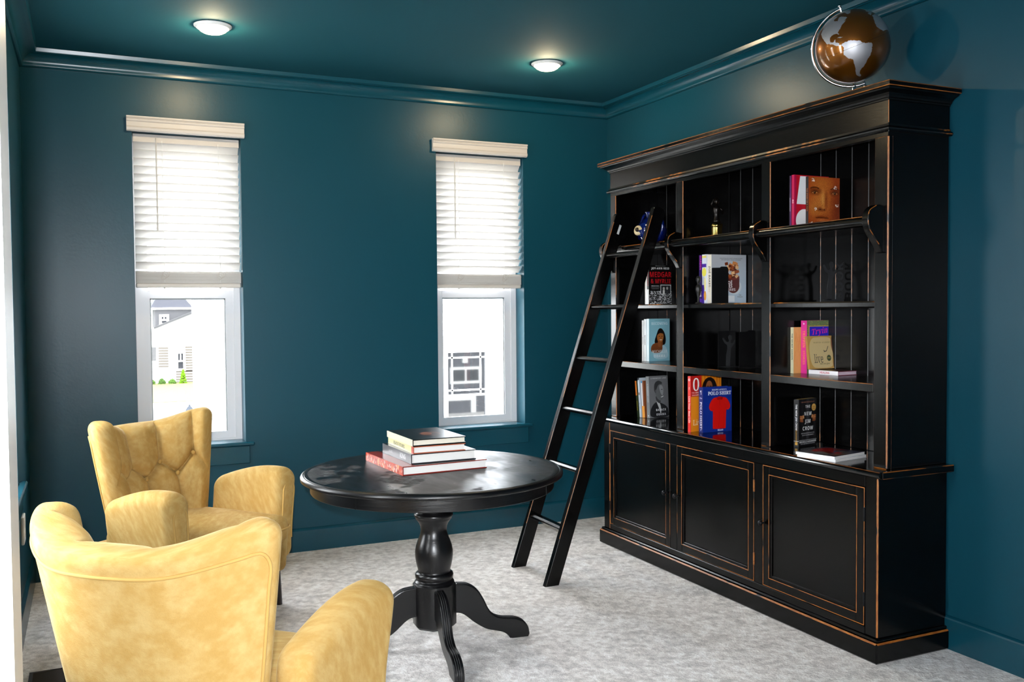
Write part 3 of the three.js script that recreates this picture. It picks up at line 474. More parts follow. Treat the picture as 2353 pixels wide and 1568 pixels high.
const spineText = (c, w, h, s, size, color, y, font = 'sans-serif', weight = 'bold', sx = 1) => { c.save(); c.translate(w / 2, y ?? h / 2); c.rotate(Math.PI / 2); c.scale(sx, 1); c.fillStyle = color; c.font = `${weight} ${size}px ${font}`; c.textAlign = 'center'; c.textBaseline = 'middle'; c.fillText(s, 0, 0); c.restore(); };
const gloss = (color, map, r = 0.28) => phys(map ? '#ffffff' : color, r, { map: map ?? null });
const GT = 'books stacked on the round table';
function book(label, pos, rotY, w, h, th, { front, spine, color = '#222222', pages = PAPER, group = 'books standing on the bookcase shelves', lean = 0, flat = false, soft = false, big = group === GT }) {
  const t = thing('book', label, 'book', pos, 0, group);
  const k = big ? 0.0036 : 0.0022, ins = soft ? 0.0006 : 0.004, plainM = gloss(color), fm = front ? gloss(color, canvasTex(384, Math.round(384 * h / w), front)) : plainM, sm = spine ? gloss(color, canvasTex(64, Math.round(Math.min(1400, 64 * h / th)), spine)) : plainM;
  const mats = [plainM, fm, sm], g = new THREE.BufferGeometry(), P = [], N = [], U = [], groups = [];
  const quad = (slot, a, b, c, d, n) => { groups.push([P.length / 3, 6, slot]); for (const [q, u] of [[a, [0, 0]], [b, [1, 0]], [c, [1, 1]], [a, [0, 0]], [c, [1, 1]], [d, [0, 1]]]) { P.push(...q); N.push(...n); U.push(...u); } };
  const boxq = (x0, x1, y0, y1, z0, z1, sl) => {
    quad(sl[0], [x0, y0, z1], [x1, y0, z1], [x1, y1, z1], [x0, y1, z1], [0, 0, 1]); quad(0, [x1, y0, z0], [x0, y0, z0], [x0, y1, z0], [x1, y1, z0], [0, 0, -1]);
    quad(sl[1], [x0, y0, z0], [x0, y0, z1], [x0, y1, z1], [x0, y1, z0], [-1, 0, 0]); quad(0, [x1, y0, z1], [x1, y0, z0], [x1, y1, z0], [x1, y1, z1], [1, 0, 0]);
    quad(0, [x0, y1, z1], [x1, y1, z1], [x1, y1, z0], [x0, y1, z0], [0, 1, 0]); quad(0, [x0, y0, z0], [x1, y0, z0], [x1, y0, z1], [x0, y0, z1], [0, -1, 0]);
  };
  boxq(k, w, 0, h, th / 2 - k, th / 2, [1, 0]); boxq(k, w, 0, h, -th / 2, -th / 2 + k, [0, 0]); boxq(0, k, 0, h, -th / 2, th / 2, [0, 2]);
  g.setAttribute('position', new THREE.Float32BufferAttribute(P, 3)); g.setAttribute('normal', new THREE.Float32BufferAttribute(N, 3)); g.setAttribute('uv', new THREE.Float32BufferAttribute(U, 2)); groups.forEach((a) => g.addGroup(...a));
  const cov = part('cover', g, mats, t), pg = part('pages', box(k, w - ins, ins, h - ins, -th / 2 + k, th / 2 - k), pages, t);
  if (flat) { for (const m of [cov, pg]) { m.geometry.translate(0, 0, th / 2); m.geometry.rotateX(-Math.PI / 2); } t.rotation.y = rotY; }
  else t.rotation.set(lean, rotY, 0, 'YXZ');
  return t;
}
const WT = 0.7572, SC = 1.0902, SB = 1.4202, SA = 1.7502;
// a smiling person or a profile in a few flat shapes of print
function portrait(c, x, y, s, skin, shade, hair, top, longHair) {
  if (longHair) { blob(c, [[x - s * 0.5, y - s * 0.2], [x - s * 0.25, y - s * 0.85], [x + s * 0.2, y - s * 0.9], [x + s * 0.6, y - s * 0.35], [x + s * 0.75, y + s * 0.4], [x + s * 0.55, y + s * 0.9], [x - s * 0.2, y + s * 0.75], [x - s * 0.75, y + s * 0.7], [x - s * 0.72, y + s * 0.25]], hair); }
  blob(c, [[x - s * 0.95, y + s * 2.3], [x - s * 0.9, y + s * 1.3], [x - s * 0.3, y + s * 0.85], [x + s * 0.4, y + s * 0.8], [x + s * 0.9, y + s * 1.2], [x + s * 1.1, y + s * 2.3]], top);
  blob(c, [[x - s * 0.2, y + s * 0.3], [x + s * 0.3, y + s * 0.3], [x + s * 0.35, y + s * 1.0], [x - s * 0.25, y + s * 1.0]], shade);
  ell(c, x, y, s * 0.42, s * 0.58, skin, 0.1);
  blob(c, [[x - s * 0.45, y - s * 0.1], [x - s * 0.3, y - s * 0.55], [x + s * 0.1, y - s * 0.68], [x + s * 0.42, y - s * 0.4], [x + s * 0.35, y - s * 0.3], [x, y - s * 0.42], [x - s * 0.32, y - s * 0.25]], hair);
  ell(c, x - s * 0.13, y - s * 0.05, s * 0.07, s * 0.035, '#18100c'); ell(c, x + s * 0.22, y - s * 0.05, s * 0.07, s * 0.035, '#18100c');
  c.strokeStyle = shade; c.lineWidth = s * 0.05; c.beginPath(); c.moveTo(x + s * 0.05, y); c.lineTo(x + s * 0.12, y + s * 0.15); c.lineTo(x + s * 0.02, y + s * 0.16); c.stroke();
  c.fillStyle = '#f3ece4'; c.beginPath(); c.ellipse(x + s * 0.06, y + s * 0.27, s * 0.17, s * 0.08, 0, 0, Math.PI); c.fill();
}
const G = 'books standing on the bookcase shelves';
// middle-left shelf: a black-and-red biography with two slimmer books
book('black book with red title and crowd photographs on its cover, second shelf behind the ladder', [-0.245, SB, 0.863], 0.03, 0.160, 0.226, 0.018, { color: '#0c0c0d', front: (c, w, h) => {
  fill(c, w, h, '#0a0a0b'); txt(c, 'WHAT BECAME OF A LOVE STORY', w / 2, 14, 11, '#aaaaaa'); spaced(c, 'JOY-ANN REID', w * 0.5, h * 0.085, 40, '#f4f4f4', 3);
  txt(c, 'MEDGAR', w * 0.5, h * 0.245, 102, '#b3131c', 'sans-serif', 'bold', 'center', 0.88); txt(c, '& MYRLIE', w * 0.52, h * 0.415, 88, '#b3131c', 'sans-serif', 'bold', 'center', 0.86);
  txt(c, 'MEDGAR EVERS', w * 0.27, h * 0.535, 18, '#dddddd'); txt(c, 'and the love story that', w * 0.27, h * 0.575, 13, '#999999'); txt(c, 'awakened America', w * 0.27, h * 0.605, 13, '#999999');
  const r = rng(3); for (let i = 0; i < 900; i++) { const v = r() < 0.5 ? 225 : 25; c.fillStyle = `rgb(${v},${v},${v})`; c.fillRect(r() * w, h * (0.66 + 0.34 * r()), 4 + 14 * r(), 3 + 10 * r()); }
  c.fillStyle = '#c9c9c9'; c.fillRect(w * 0.50, h * 0.50, w * 0.47, h * 0.25); c.fillStyle = '#26262a'; c.fillRect(w * 0.53, h * 0.52, w * 0.41, h * 0.21); ell(c, w * 0.65, h * 0.60, 18, 22, '#b9b4ae'); ell(c, w * 0.80, h * 0.59, 17, 21, '#a9a49e'); c.fillStyle = '#d8d6d2'; c.fillRect(w * 0.60, h * 0.64, 36, 60); c.fillStyle = '#3b3b3f'; c.fillRect(w * 0.75, h * 0.64, 40, 60); }, spine: (c, w, h) => { fill(c, w, h * 0.62, '#0b0b0c'); c.fillStyle = '#cfcfcf'; c.fillRect(0, h * 0.62, w, h); spineText(c, w, h, 'MEDGAR & MYRLIE', 34, '#b3131c', h * 0.35); } });
book('thin black-and-white spined book half hidden by the ladder on the second shelf', [-0.238, SB, 0.8465], 0.03, 0.15, 0.205, 0.012, { color: '#e8e8e8', spine: (c, w, h) => { fill(c, w, h, '#e9e9ea'); c.fillStyle = '#151515'; c.fillRect(w * 0.2, h * 0.45, w * 0.6, h * 0.5); spineText(c, w, h, 'STORIES', 36, '#eeeeee', h * 0.7); } });
book('plain white book next to the thin black-and-white one on the second shelf, ladder in front', [-0.235, SB, 0.8285], 0.03, 0.15, 0.20, 0.022, { color: '#f0eff0' });
// middle shelf: cookbook and two bright spines
book('pale grey cookbook with a chocolate dessert on its cover, second shelf of the middle bay', [-0.252, SB, 1.450], 0.0, 0.222, 0.252, 0.034, { color: '#c9ccd2', front: (c, w, h) => {
  fill(c, w, h, '#bfc4cb'); const g = c.createRadialGradient(w * 0.8, h * 0.8, 20, w * 0.8, h * 0.8, w); g.addColorStop(0, '#c3d7e6'); g.addColorStop(1, '#b9bcc2'); fill(c, w, h, g);
  txt(c, 'everything you need to know to make', w * 0.56, h * 0.075, 15, '#55575c', 'sans-serif', 'normal'); txt(c, 'the best layers, loaves and bakes', w * 0.56, h * 0.105, 15, '#55575c', 'sans-serif', 'normal');
  ell(c, w * 0.66, h * 0.66, w * 0.20, h * 0.16, '#dfe7ec'); ell(c, w * 0.62, h * 0.64, w * 0.18, h * 0.15, '#5b221c'); c.fillStyle = '#5a1f1b'; c.fillRect(w * 0.44, h * 0.46, w * 0.36, h * 0.2); ell(c, w * 0.62, h * 0.46, w * 0.18, h * 0.06, '#7a2f22');
  const r = rng(7); for (let i = 0; i < 34; i++) { c.save(); c.translate(w * (0.42 + 0.34 * r()), h * (0.17 + 0.28 * r())); c.rotate(r() * 3); c.fillStyle = ['#7c3312', '#a9501c', '#d98a4a', '#f0c08a', '#5b230e'][i % 5]; c.fillRect(-16, -13, 34, 26); c.restore(); }
  c.fillStyle = '#eef3f6'; c.fillRect(w * 0.48, h * 0.84, w * 0.18, h * 0.13); txt(c, 'ZOË', w * 0.50, h * 0.575, 40, '#fafafa'); txt(c, 'BAKES', w * 0.44, h * 0.645, 40, '#fafafa'); txt(c, 'cakes', w * 0.545, h * 0.71, 44, '#fafafa', 'sans-serif', 'normal'); txt(c, 'Zoë', w * 0.82, h * 0.83, 16, '#555555', 'sans-serif', 'normal'); txt(c, 'François', w * 0.82, h * 0.865, 16, '#555555', 'sans-serif', 'normal'); },
  spine: (c, w, h) => { fill(c, w, h, '#e6dfcf'); spineText(c, w, h, 'ZOË BAKES', 40, '#4a4540', h * 0.45); spineText(c, w, h, 'cakes', 34, '#b9b09c', h * 0.68, 'sans-serif', 'normal'); } });
book('white book with yellow and violet patches on its spine beside the cookbook', [-0.258, SB, 1.4135], 0.0, 0.20, 0.254, 0.036, { color: '#dfe2ef', spine: (c, w, h) => { fill(c, w, h, '#dfe4f2'); c.fillStyle = '#f3e27c'; c.fillRect(0, 10, w, h * 0.05); ell(c, w * 0.5, h * 0.36, 32, 40, '#ece25a'); c.fillStyle = '#4b2ca0'; c.fillRect(0, h * 0.19, w, h * 0.07); c.fillStyle = '#5a3bbb'; c.fillRect(0, h * 0.62, w * 0.5, h * 0.38); ell(c, w * 0.7, h * 0.6, 16, 60, '#f1e6a0'); ell(c, w * 0.7, h * 0.84, 18, 44, '#e8a43c'); } });
book('purple book with pink lettering on the second shelf, left end of the middle-bay books', [-0.258, SB, 1.382], 0.0, 0.19, 0.253, 0.025, { color: '#2b1760', spine: (c, w, h) => { fill(c, w, h, '#2a1660'); spineText(c, w, h, 'GARDEN', 48, '#d62ea8', h * 0.16); spineText(c, w, h, 'LOVE', 44, '#f2eef8', h * 0.78); c.fillStyle = '#5c2fb4'; c.fillRect(0, h * 0.9, w, h * 0.1); } });
// third shelf left bay: three copies of a pale blue memoir, the last one showing its cover
const memoirSpine = (bg, ink) => (c, w, h) => { fill(c, w, h, bg); spineText(c, w, h, 'BECOMING', 34, ink, h * 0.5); spineText(c, w, h, '•', 30, ink, h * 0.92); };
book('pale blue memoir with a smiling long-haired woman on its cover, third shelf by the ladder', [-0.222, SC, 0.8245], 0.06, 0.150, 0.246, 0.023, { color: '#8fc3d0', spine: memoirSpine('#d3e6ee', '#b9d4df'), front: (c, w, h) => {
  fill(c, w, h, '#86bccb'); txt(c, '#1 NEW YORK TIMES BESTSELLER', w / 2, h * 0.045, 12, '#47707c'); portrait(c, w * 0.54, h * 0.43, w * 0.38, '#a4642f', '#7a431f', '#17110f', '#a9cbd6', true); blob(c, [[w * 0.06, h * 0.76], [w * 0.12, h * 0.60], [w * 0.40, h * 0.56], [w * 0.66, h * 0.62], [w * 0.62, h * 0.80], [w * 0.25, h * 0.82]], '#7c4522'); blob(c, [[w * 0.42, h * 0.66], [w * 0.40, h * 0.53], [w * 0.50, h * 0.52], [w * 0.60, h * 0.60], [w * 0.55, h * 0.68]], '#8c5029');
  spaced(c, 'BECOMING', w * 0.5, h * 0.115, 54, '#eef6f8', 4, 'sans-serif', 'normal'); spaced(c, 'MICHELLE', w * 0.5, h * 0.775, 52, '#f6f9fa', 6, 'sans-serif', 'normal'); spaced(c, 'OBAMA', w * 0.5, h * 0.885, 52, '#f6f9fa', 8, 'sans-serif', 'normal'); } });
book('white-spined copy between the memoir with the portrait and the outer white copy', [-0.226, SC, 0.8020], 0.06, 0.150, 0.244, 0.020, { color: '#dfe6ea', spine: memoirSpine('#e9edf0', '#30363a') });
book('white book at the left end of the third-shelf memoirs, slightly shorter', [-0.230, SC, 0.7830], 0.06, 0.145, 0.237, 0.015, { color: '#eceef0', spine: memoirSpine('#f3f4f5', '#8a9196') });
// worktop, left bay: grey memoir and three leaning books
book('grey memoir with a smiling man in profile on its cover, standing on the worktop', [-0.222, WT + 0.0012, 0.8310], 0.15, 0.148, 0.243, 0.026, { lean: -0.05, color: '#77797c', spine: (c, w, h) => { fill(c, w, h, '#77797b'); spineText(c, w, h, 'A PROMISED LAND', 30, '#a5a7a9', h * 0.4); ell(c, w / 2, h * 0.94, 10, 10, '#e6e6e6'); }, front: (c, w, h) => {
  fill(c, w, h, '#77787b'); spaced(c, 'A PROMISED LAND', w * 0.5, h * 0.055, 29, '#d7d8d9', 4); blob(c, [[0, h], [0, h * 0.80], [w * 0.30, h * 0.60], [w * 0.66, h * 0.66], [w * 0.95, h * 0.76], [w, h * 0.9], [w, h]], '#26272a'); blob(c, [[w * 0.34, h * 0.60], [w * 0.44, h * 0.58], [w * 0.60, h * 0.72], [w * 0.58, h * 0.98], [w * 0.50, h * 0.80]], '#c9cacb'); blob(c, [[w * 0.29, h * 0.46], [w * 0.60, h * 0.52], [w * 0.58, h * 0.68], [w * 0.36, h * 0.62]], '#48494b');
  blob(c, [[w * 0.25, h * 0.32], [w * 0.30, h * 0.18], [w * 0.50, h * 0.12], [w * 0.68, h * 0.18], [w * 0.75, h * 0.30], [w * 0.77, h * 0.42], [w * 0.72, h * 0.56], [w * 0.56, h * 0.61], [w * 0.36, h * 0.52]], '#6b6d6f'); blob(c, [[w * 0.50, h * 0.22], [w * 0.70, h * 0.22], [w * 0.76, h * 0.36], [w * 0.70, h * 0.50], [w * 0.58, h * 0.42]], '#97999b'); blob(c, [[w * 0.24, h * 0.32], [w * 0.27, h * 0.17], [w * 0.47, h * 0.10], [w * 0.68, h * 0.15], [w * 0.70, h * 0.20], [w * 0.48, h * 0.20], [w * 0.36, h * 0.34], [w * 0.30, h * 0.42]], '#37383a'); ell(c, w * 0.33, h * 0.37, 14, 28, '#5a5c5e'); ell(c, w * 0.66, h * 0.33, 16, 5, '#1d1d1f'); c.fillStyle = '#e2e2e2'; c.beginPath(); c.ellipse(w * 0.67, h * 0.495, 30, 13, -0.25, 0, Math.PI); c.fill();
  spaced(c, 'BARACK', w * 0.58, h * 0.815, 44, '#f5f5f5', 7); spaced(c, 'OBAMA', w * 0.58, h * 0.925, 44, '#f5f5f5', 9); } });
book('brown-and-orange spined book leaning beside the grey memoir on the worktop', [-0.232, WT + 0.001, 0.7960], 0.15, 0.14, 0.216, 0.022, { lean: -0.075, color: '#8a4a25', spine: (c, w, h) => { fill(c, w, h, '#f0f1f2'); c.fillStyle = '#8a4627'; c.fillRect(w * 0.52, 0, w * 0.5, h); c.fillStyle = '#f0a03a'; c.fillRect(0, h * 0.68, w, h * 0.32); c.fillStyle = '#3d8dc0'; c.fillRect(0, 0, w * 0.55, h * 0.06); } });
book('white-and-blue spined book leaning on the worktop, third from the ladder', [-0.240, WT + 0.001, 0.7735], 0.15, 0.145, 0.232, 0.014, { lean: -0.09, color: '#cdd8e2', spine: (c, w, h) => { fill(c, w, h, '#d2dde8'); c.fillStyle = '#2c2f35'; c.fillRect(0, 0, w, h * 0.05); ell(c, w / 2, h * 0.4, 22, 40, '#6a5a50'); spineText(c, w, h, 'BROTHER', 34, '#5d7fa3', h * 0.7); } });
book('slim orange-and-green book leaning at the end of the worktop row, nearest the ladder', [-0.246, WT + 0.001, 0.7565], 0.15, 0.14, 0.214, 0.012, { lean: -0.105, color: '#2d3a22', spine: (c, w, h) => { fill(c, w, h * 0.40, '#d8742a'); c.fillStyle = '#243018'; c.fillRect(0, h * 0.40, w, h); spineText(c, w, h, 'VOICES OF A NATION', 30, '#e8c33a', h * 0.68); } });
// worktop, middle bay
book('tall red-and-orange book with a large white letter, behind the blue one', [-0.358, WT + 0.0002, 1.4205], 0.15, 0.222, 0.288, 0.020, { color: '#c3201c', spine: (c, w, h) => { fill(c, w, h, '#d2231d'); txt(c, 'O', w / 2, h * 0.065, 56, '#fff0ee', 'serif'); spineText(c, w, h, 'Live Your Best Life', 52, '#ffe9e2', h * 0.6, 'serif', 'normal', 0.95); spineText(c, w, h, 'The', 26, '#ffd9d0', h * 0.22, 'serif'); }, front: (c, w, h) => {
  fill(c, w, h, '#ee8d1c'); c.fillStyle = '#c31d18'; c.fillRect(0, 0, w * 0.34, h * 0.37); const r = rng(5); for (let i = 0; i < 14; i++) { c.fillStyle = i % 2 ? '#e98a1d' : '#c9650f'; c.fillRect(w * (0.34 + i * 0.05), 0, w * 0.03, h * 0.40); } blob(c, [[w * 0.34, h * 0.26], [w * 0.42, h * 0.08], [w * 0.62, h * 0.02], [w * 0.80, h * 0.09], [w * 0.88, h * 0.28], [w * 0.74, h * 0.36], [w * 0.44, h * 0.36]], '#1b1110'); ell(c, w * 0.60, h * 0.22, w * 0.11, h * 0.12, '#9a5a35'); ell(c, w * 0.555, h * 0.20, 9, 4, '#1a0d08'); ell(c, w * 0.645, h * 0.20, 9, 4, '#1a0d08');
  txt(c, 'O', w * 0.17, h * 0.155, 158, '#fff8f2', 'serif', 'bold', 'center', 0.72); txt(c, 'THE OPRAH', w * 0.17, h * 0.30, 18, '#ffe0d0', 'serif'); txt(c, 'MAGAZINE', w * 0.17, h * 0.345, 18, '#ffe0d0', 'serif'); txt(c, 'Live', w * 0.24, h * 0.84, 66, '#ffe8c0', 'serif', 'normal'); } });
book('royal blue book with a red polo shirt on its cover, standing on the worktop', [-0.320, WT + 0.0002, 1.4685], 0.0, 0.182, 0.232, 0.034, { color: '#16307f', spine: (c, w, h) => { fill(c, w, h, '#1a2a6e'); spineText(c, w, h, 'POLO SHIRT', 42, '#f3f3f6', h * 0.62, 'serif'); txt(c, '¶', w / 2, h * 0.11, 44, '#eeeeee', 'serif'); txt(c, 'The', w / 2, h * 0.24, 20, '#e8e8ee', 'serif'); txt(c, 'r', w / 2, h * 0.94, 30, '#e8e8ee', 'serif'); }, front: (c, w, h) => {
  fill(c, w, h, '#122c86'); txt(c, "RALPH LAUREN'S", w * 0.56, h * 0.062, 22, '#f2f2f6', 'serif'); txt(c, 'POLO SHIRT', w * 0.57, h * 0.14, 53, '#f8f8fb', 'serif', 'bold', 'center', 0.94);
  const P = (a) => a.map(([x, y]) => [x * w, y * h]); blob(c, P([[0.17, 0.45], [0.30, 0.26], [0.45, 0.225], [0.58, 0.25], [0.70, 0.225], [0.84, 0.26], [0.98, 0.44], [0.86, 0.54], [0.80, 0.48], [0.79, 0.92], [0.78, 0.935], [0.34, 0.935], [0.33, 0.92], [0.34, 0.50], [0.29, 0.55]]), '#d3140f'); blob(c, P([[0.46, 0.23], [0.58, 0.205], [0.70, 0.23], [0.66, 0.30], [0.58, 0.27], [0.50, 0.30]]), '#9d0c0b'); c.strokeStyle = '#9a0b0b'; c.lineWidth = 3; c.beginPath(); c.moveTo(w * 0.58, h * 0.28); c.lineTo(w * 0.58, h * 0.42); c.stroke(); c.lineWidth = 2; for (const q of [0.40, 0.55, 0.72]) { c.beginPath(); c.moveTo(w * q, h * 0.55); c.quadraticCurveTo(w * (q + 0.03), h * 0.7, w * (q - 0.02), h * 0.9); c.stroke(); }
  txt(c, 'Rizzoli', w * 0.60, h * 0.965, 22, '#f4f4f8', 'serif'); } });
// third shelf, right bay
book('cream book with a wood-toned cover next to the bright pink spine', [-0.202, SC, 2.0095], 0.02, 0.15, 0.214, 0.020, { color: '#e2b36a', spine: (c, w, h) => { fill(c, w, h, '#e8e2bb'); spineText(c, w, h, 'THE SECRET GARDEN', 40, '#3a3628', h * 0.42); }, front: (c, w, h) => { fill(c, w, h, '#dfa85c'); const r = rng(8); for (let i = 0; i < 60; i++) { c.fillStyle = `rgba(190,110,50,${0.15 + 0.2 * r()})`; c.fillRect(w * r(), h * r(), 6, 60 + 60 * r()); } } });
book('bright pink book with a blue-and-green cover, third shelf of the right bay', [-0.160, SC, 2.0405], 0.03, 0.170, 0.245, 0.036, { color: '#e8389a', spine: (c, w, h) => { fill(c, w, h, '#f0349f'); spineText(c, w, h, 'TRIPPIN', 36, '#ff9a5a', h * 0.35); spineText(c, w, h, 'STORIES', 30, '#ff9a5a', h * 0.7); ell(c, w / 2, h * 0.06, 8, 8, '#ffe4f2'); }, front: (c, w, h) => {
  fill(c, w, h, '#6c7f4c'); const r = rng(12); for (let i = 0; i < 700; i++) { c.fillStyle = ['#8aa060', '#4c5f38', '#c2a24a', '#a34d5a'][i % 4]; c.fillRect(r() * w, r() * h, 7, 6); } c.fillStyle = '#d8b33c'; c.fillRect(w * 0.06, h * 0.10, w * 0.88, h * 0.62); c.fillStyle = '#1a12c8'; c.fillRect(w * 0.09, h * 0.115, w * 0.80, h * 0.58); c.save(); c.translate(w * 0.48, h * 0.20); c.rotate(-0.1); txt(c, "Tryin'", 0, 0, 84, '#f21fa8', 'serif', 'italic bold'); c.restore(); c.save(); c.translate(w * 0.5, h * 0.36); c.rotate(-0.1); txt(c, 'to Sleep', 0, 0, 78, '#f21fa8', 'serif', 'italic bold'); c.restore(); } });
book('square tan book with a swallow on its cover, leaning on the pink one', [-0.172, SC + 0.022, 2.0880], 0.02, 0.168, 0.152, 0.014, { lean: -0.13, color: '#b98a45', front: (c, w, h) => {
  fill(c, w, h, '#c79a4c'); blob(c, [[w * 0.02, h * 0.06], [w * 0.5, h * 0.03], [w * 0.86, h * 0.05], [w * 0.83, h * 0.30], [w * 0.90, h * 0.50], [w * 0.82, h * 0.75], [w * 0.86, h * 0.97], [w * 0.4, h * 0.98], [w * 0.03, h * 0.95]], '#d9c08a'); blob(c, [[w * 0.86, 0], [w, 0], [w, h], [w * 0.84, h], [w * 0.90, h * 0.6], [w * 0.82, h * 0.3]], '#7d4a26'); spaced(c, 'MARTIN GILBERT', w * 0.5, h * 0.20, 20, '#8b7a4e', 4, 'serif'); txt(c, 'live', w * 0.34, h * 0.70, 120, '#3a3730', 'serif', 'normal', 'center', 0.62); txt(c, 'like you give', w * 0.55, h * 0.85, 22, '#6c5d3a', 'serif'); ell(c, w * 0.72, h * 0.68, 30, 32, '#3f4a25'); txt(c, 'NEW', w * 0.72, h * 0.68, 18, '#c9b760'); c.strokeStyle = '#3b352b'; c.lineWidth = 7; c.beginPath(); c.moveTo(w * 0.54, h * 0.44); c.quadraticCurveTo(w * 0.60, h * 0.50, w * 0.65, h * 0.46); c.lineTo(w * 0.72, h * 0.32); c.moveTo(w * 0.65, h * 0.46); c.lineTo(w * 0.55, h * 0.49); c.stroke(); } });
book('thin white-and-pink book lying flat on the third shelf under the square tan book', [-0.142, SC + 0.0002, 2.238], 0.06, 0.152, 0.174, 0.019, { flat: true, color: '#7c1f3a', pages: std('#e8cfdd', 0.7), group: 'books lying flat on the bookcase', spine: (c, w, h) => { fill(c, w, h, '#f2eef0'); spineText(c, w, h, 'HEALING', 44, '#c23a4e', h * 0.55); }, front: (c, w, h) => fill(c, w, h, '#3b0f1c') });
// worktop, right bay
book('black paperback with two gripping hands and gold page edge, standing on the worktop', [-0.232, WT + 0.0002, 2.0725], 0.20, 0.132, 0.218, 0.027, { soft: true, color: '#151516', pages: std('#d2a64c', 0.6), spine: (c, w, h) => { fill(c, w, h, '#1a1a1c'); spineText(c, w, h, 'THE NEW JIM CROW', 30, '#eeeeee', h * 0.38); spineText(c, w, h, 'ALEXANDER', 24, '#b58a3c', h * 0.78); c.fillStyle = '#eeeeee'; c.fillRect(0, h * 0.88, w, 4); c.fillStyle = '#c99a3f'; c.fillRect(w * 0.25, h * 0.905, w * 0.5, h * 0.06); }, front: (c, w, h) => {
  fill(c, w, h, '#141416'); for (const [x, v] of [[0.2, 34], [0.46, 52], [0.54, 46], [0.86, 34]]) { c.fillStyle = `rgb(${v},${v},${v + 3})`; c.fillRect(w * (x - 0.04), 0, w * 0.08, h * 0.87); } txt(c, 'NEW YORK TIMES BESTSELLER', w * 0.5, h * 0.065, 20, '#a66a52'); for (const [s, y, z] of [['THE', 0.165, 52], ['NEW', 0.315, 68], ['JIM', 0.475, 68], ['CROW', 0.625, 72]]) spaced(c, s, w * 0.5, h * y, z, '#f4f4f2', 6);
  for (const sx of [-1, 1]) for (let i = 0; i < 4; i++) { ell(c, w * (0.5 + sx * 0.36), h * (0.365 + i * 0.034), 42, 10, ['#b9713f', '#c9834e', '#a86236', '#8d4f2a'][i], sx * -0.12); ell(c, w * (0.5 + sx * 0.25), h * 0.375, 14, 26, '#d79a66', sx * 0.4); }
  ell(c, w * 0.84, h * 0.19, 48, 48, '#d0a054'); txt(c, '10TH', w * 0.84, h * 0.18, 24, '#7d5416'); txt(c, 'edition', w * 0.84, h * 0.215, 17, '#7d5416'); txt(c, 'MASS INCARCERATION IN THE', w * 0.5, h * 0.725, 20, '#b5b5b5'); txt(c, 'AGE OF COLORBLINDNESS', w * 0.5, h * 0.765, 20, '#b5b5b5'); c.fillStyle = '#eeeeee'; c.fillRect(0, h * 0.865, w, 4); txt(c, 'MICHELLE ALEXANDER', w * 0.5, h * 0.905, 34, '#f2f2f2'); txt(c, 'WITH A NEW PREFACE BY THE AUTHOR', w * 0.5, h * 0.95, 17, '#c8c8c8'); } });
const magFront = (c, w, h) => { fill(c, w, h, '#2b2430'); const r = rng(44); for (let i = 0; i < 40; i++) blob(c, [0, 1, 2, 3, 4].map(() => [w * r(), h * r()]), ['#5a1512', '#8f1712', '#2d3350', '#7a5a2a', '#35302a', '#6f6a66'][i % 6]); blob(c, [[w * 0.2, h * 0.1], [w * 0.9, h * 0.05], [w * 0.95, h * 0.4], [w * 0.4, h * 0.5]], '#8d1410'); };
book('lower white magazine of the two lying flat at the right end of the worktop', [-0.386, WT + 0.0002, 2.477], -0.33 + 0.52, 0.215, 0.19, 0.011, { flat: true, soft: true, color: '#e9e9ea', pages: PAPER_WHITE, group: 'books lying flat on the bookcase' });
book('upper magazine of the flat pair on the worktop, red and dark cover', [-0.388, WT + 0.0118, 2.474], -0.33 + 0.54, 0.215, 0.19, 0.011, { flat: true, soft: true, color: '#e9e9ea', front: magFront, pages: PAPER_WHITE, group: 'books lying flat on the bookcase' });
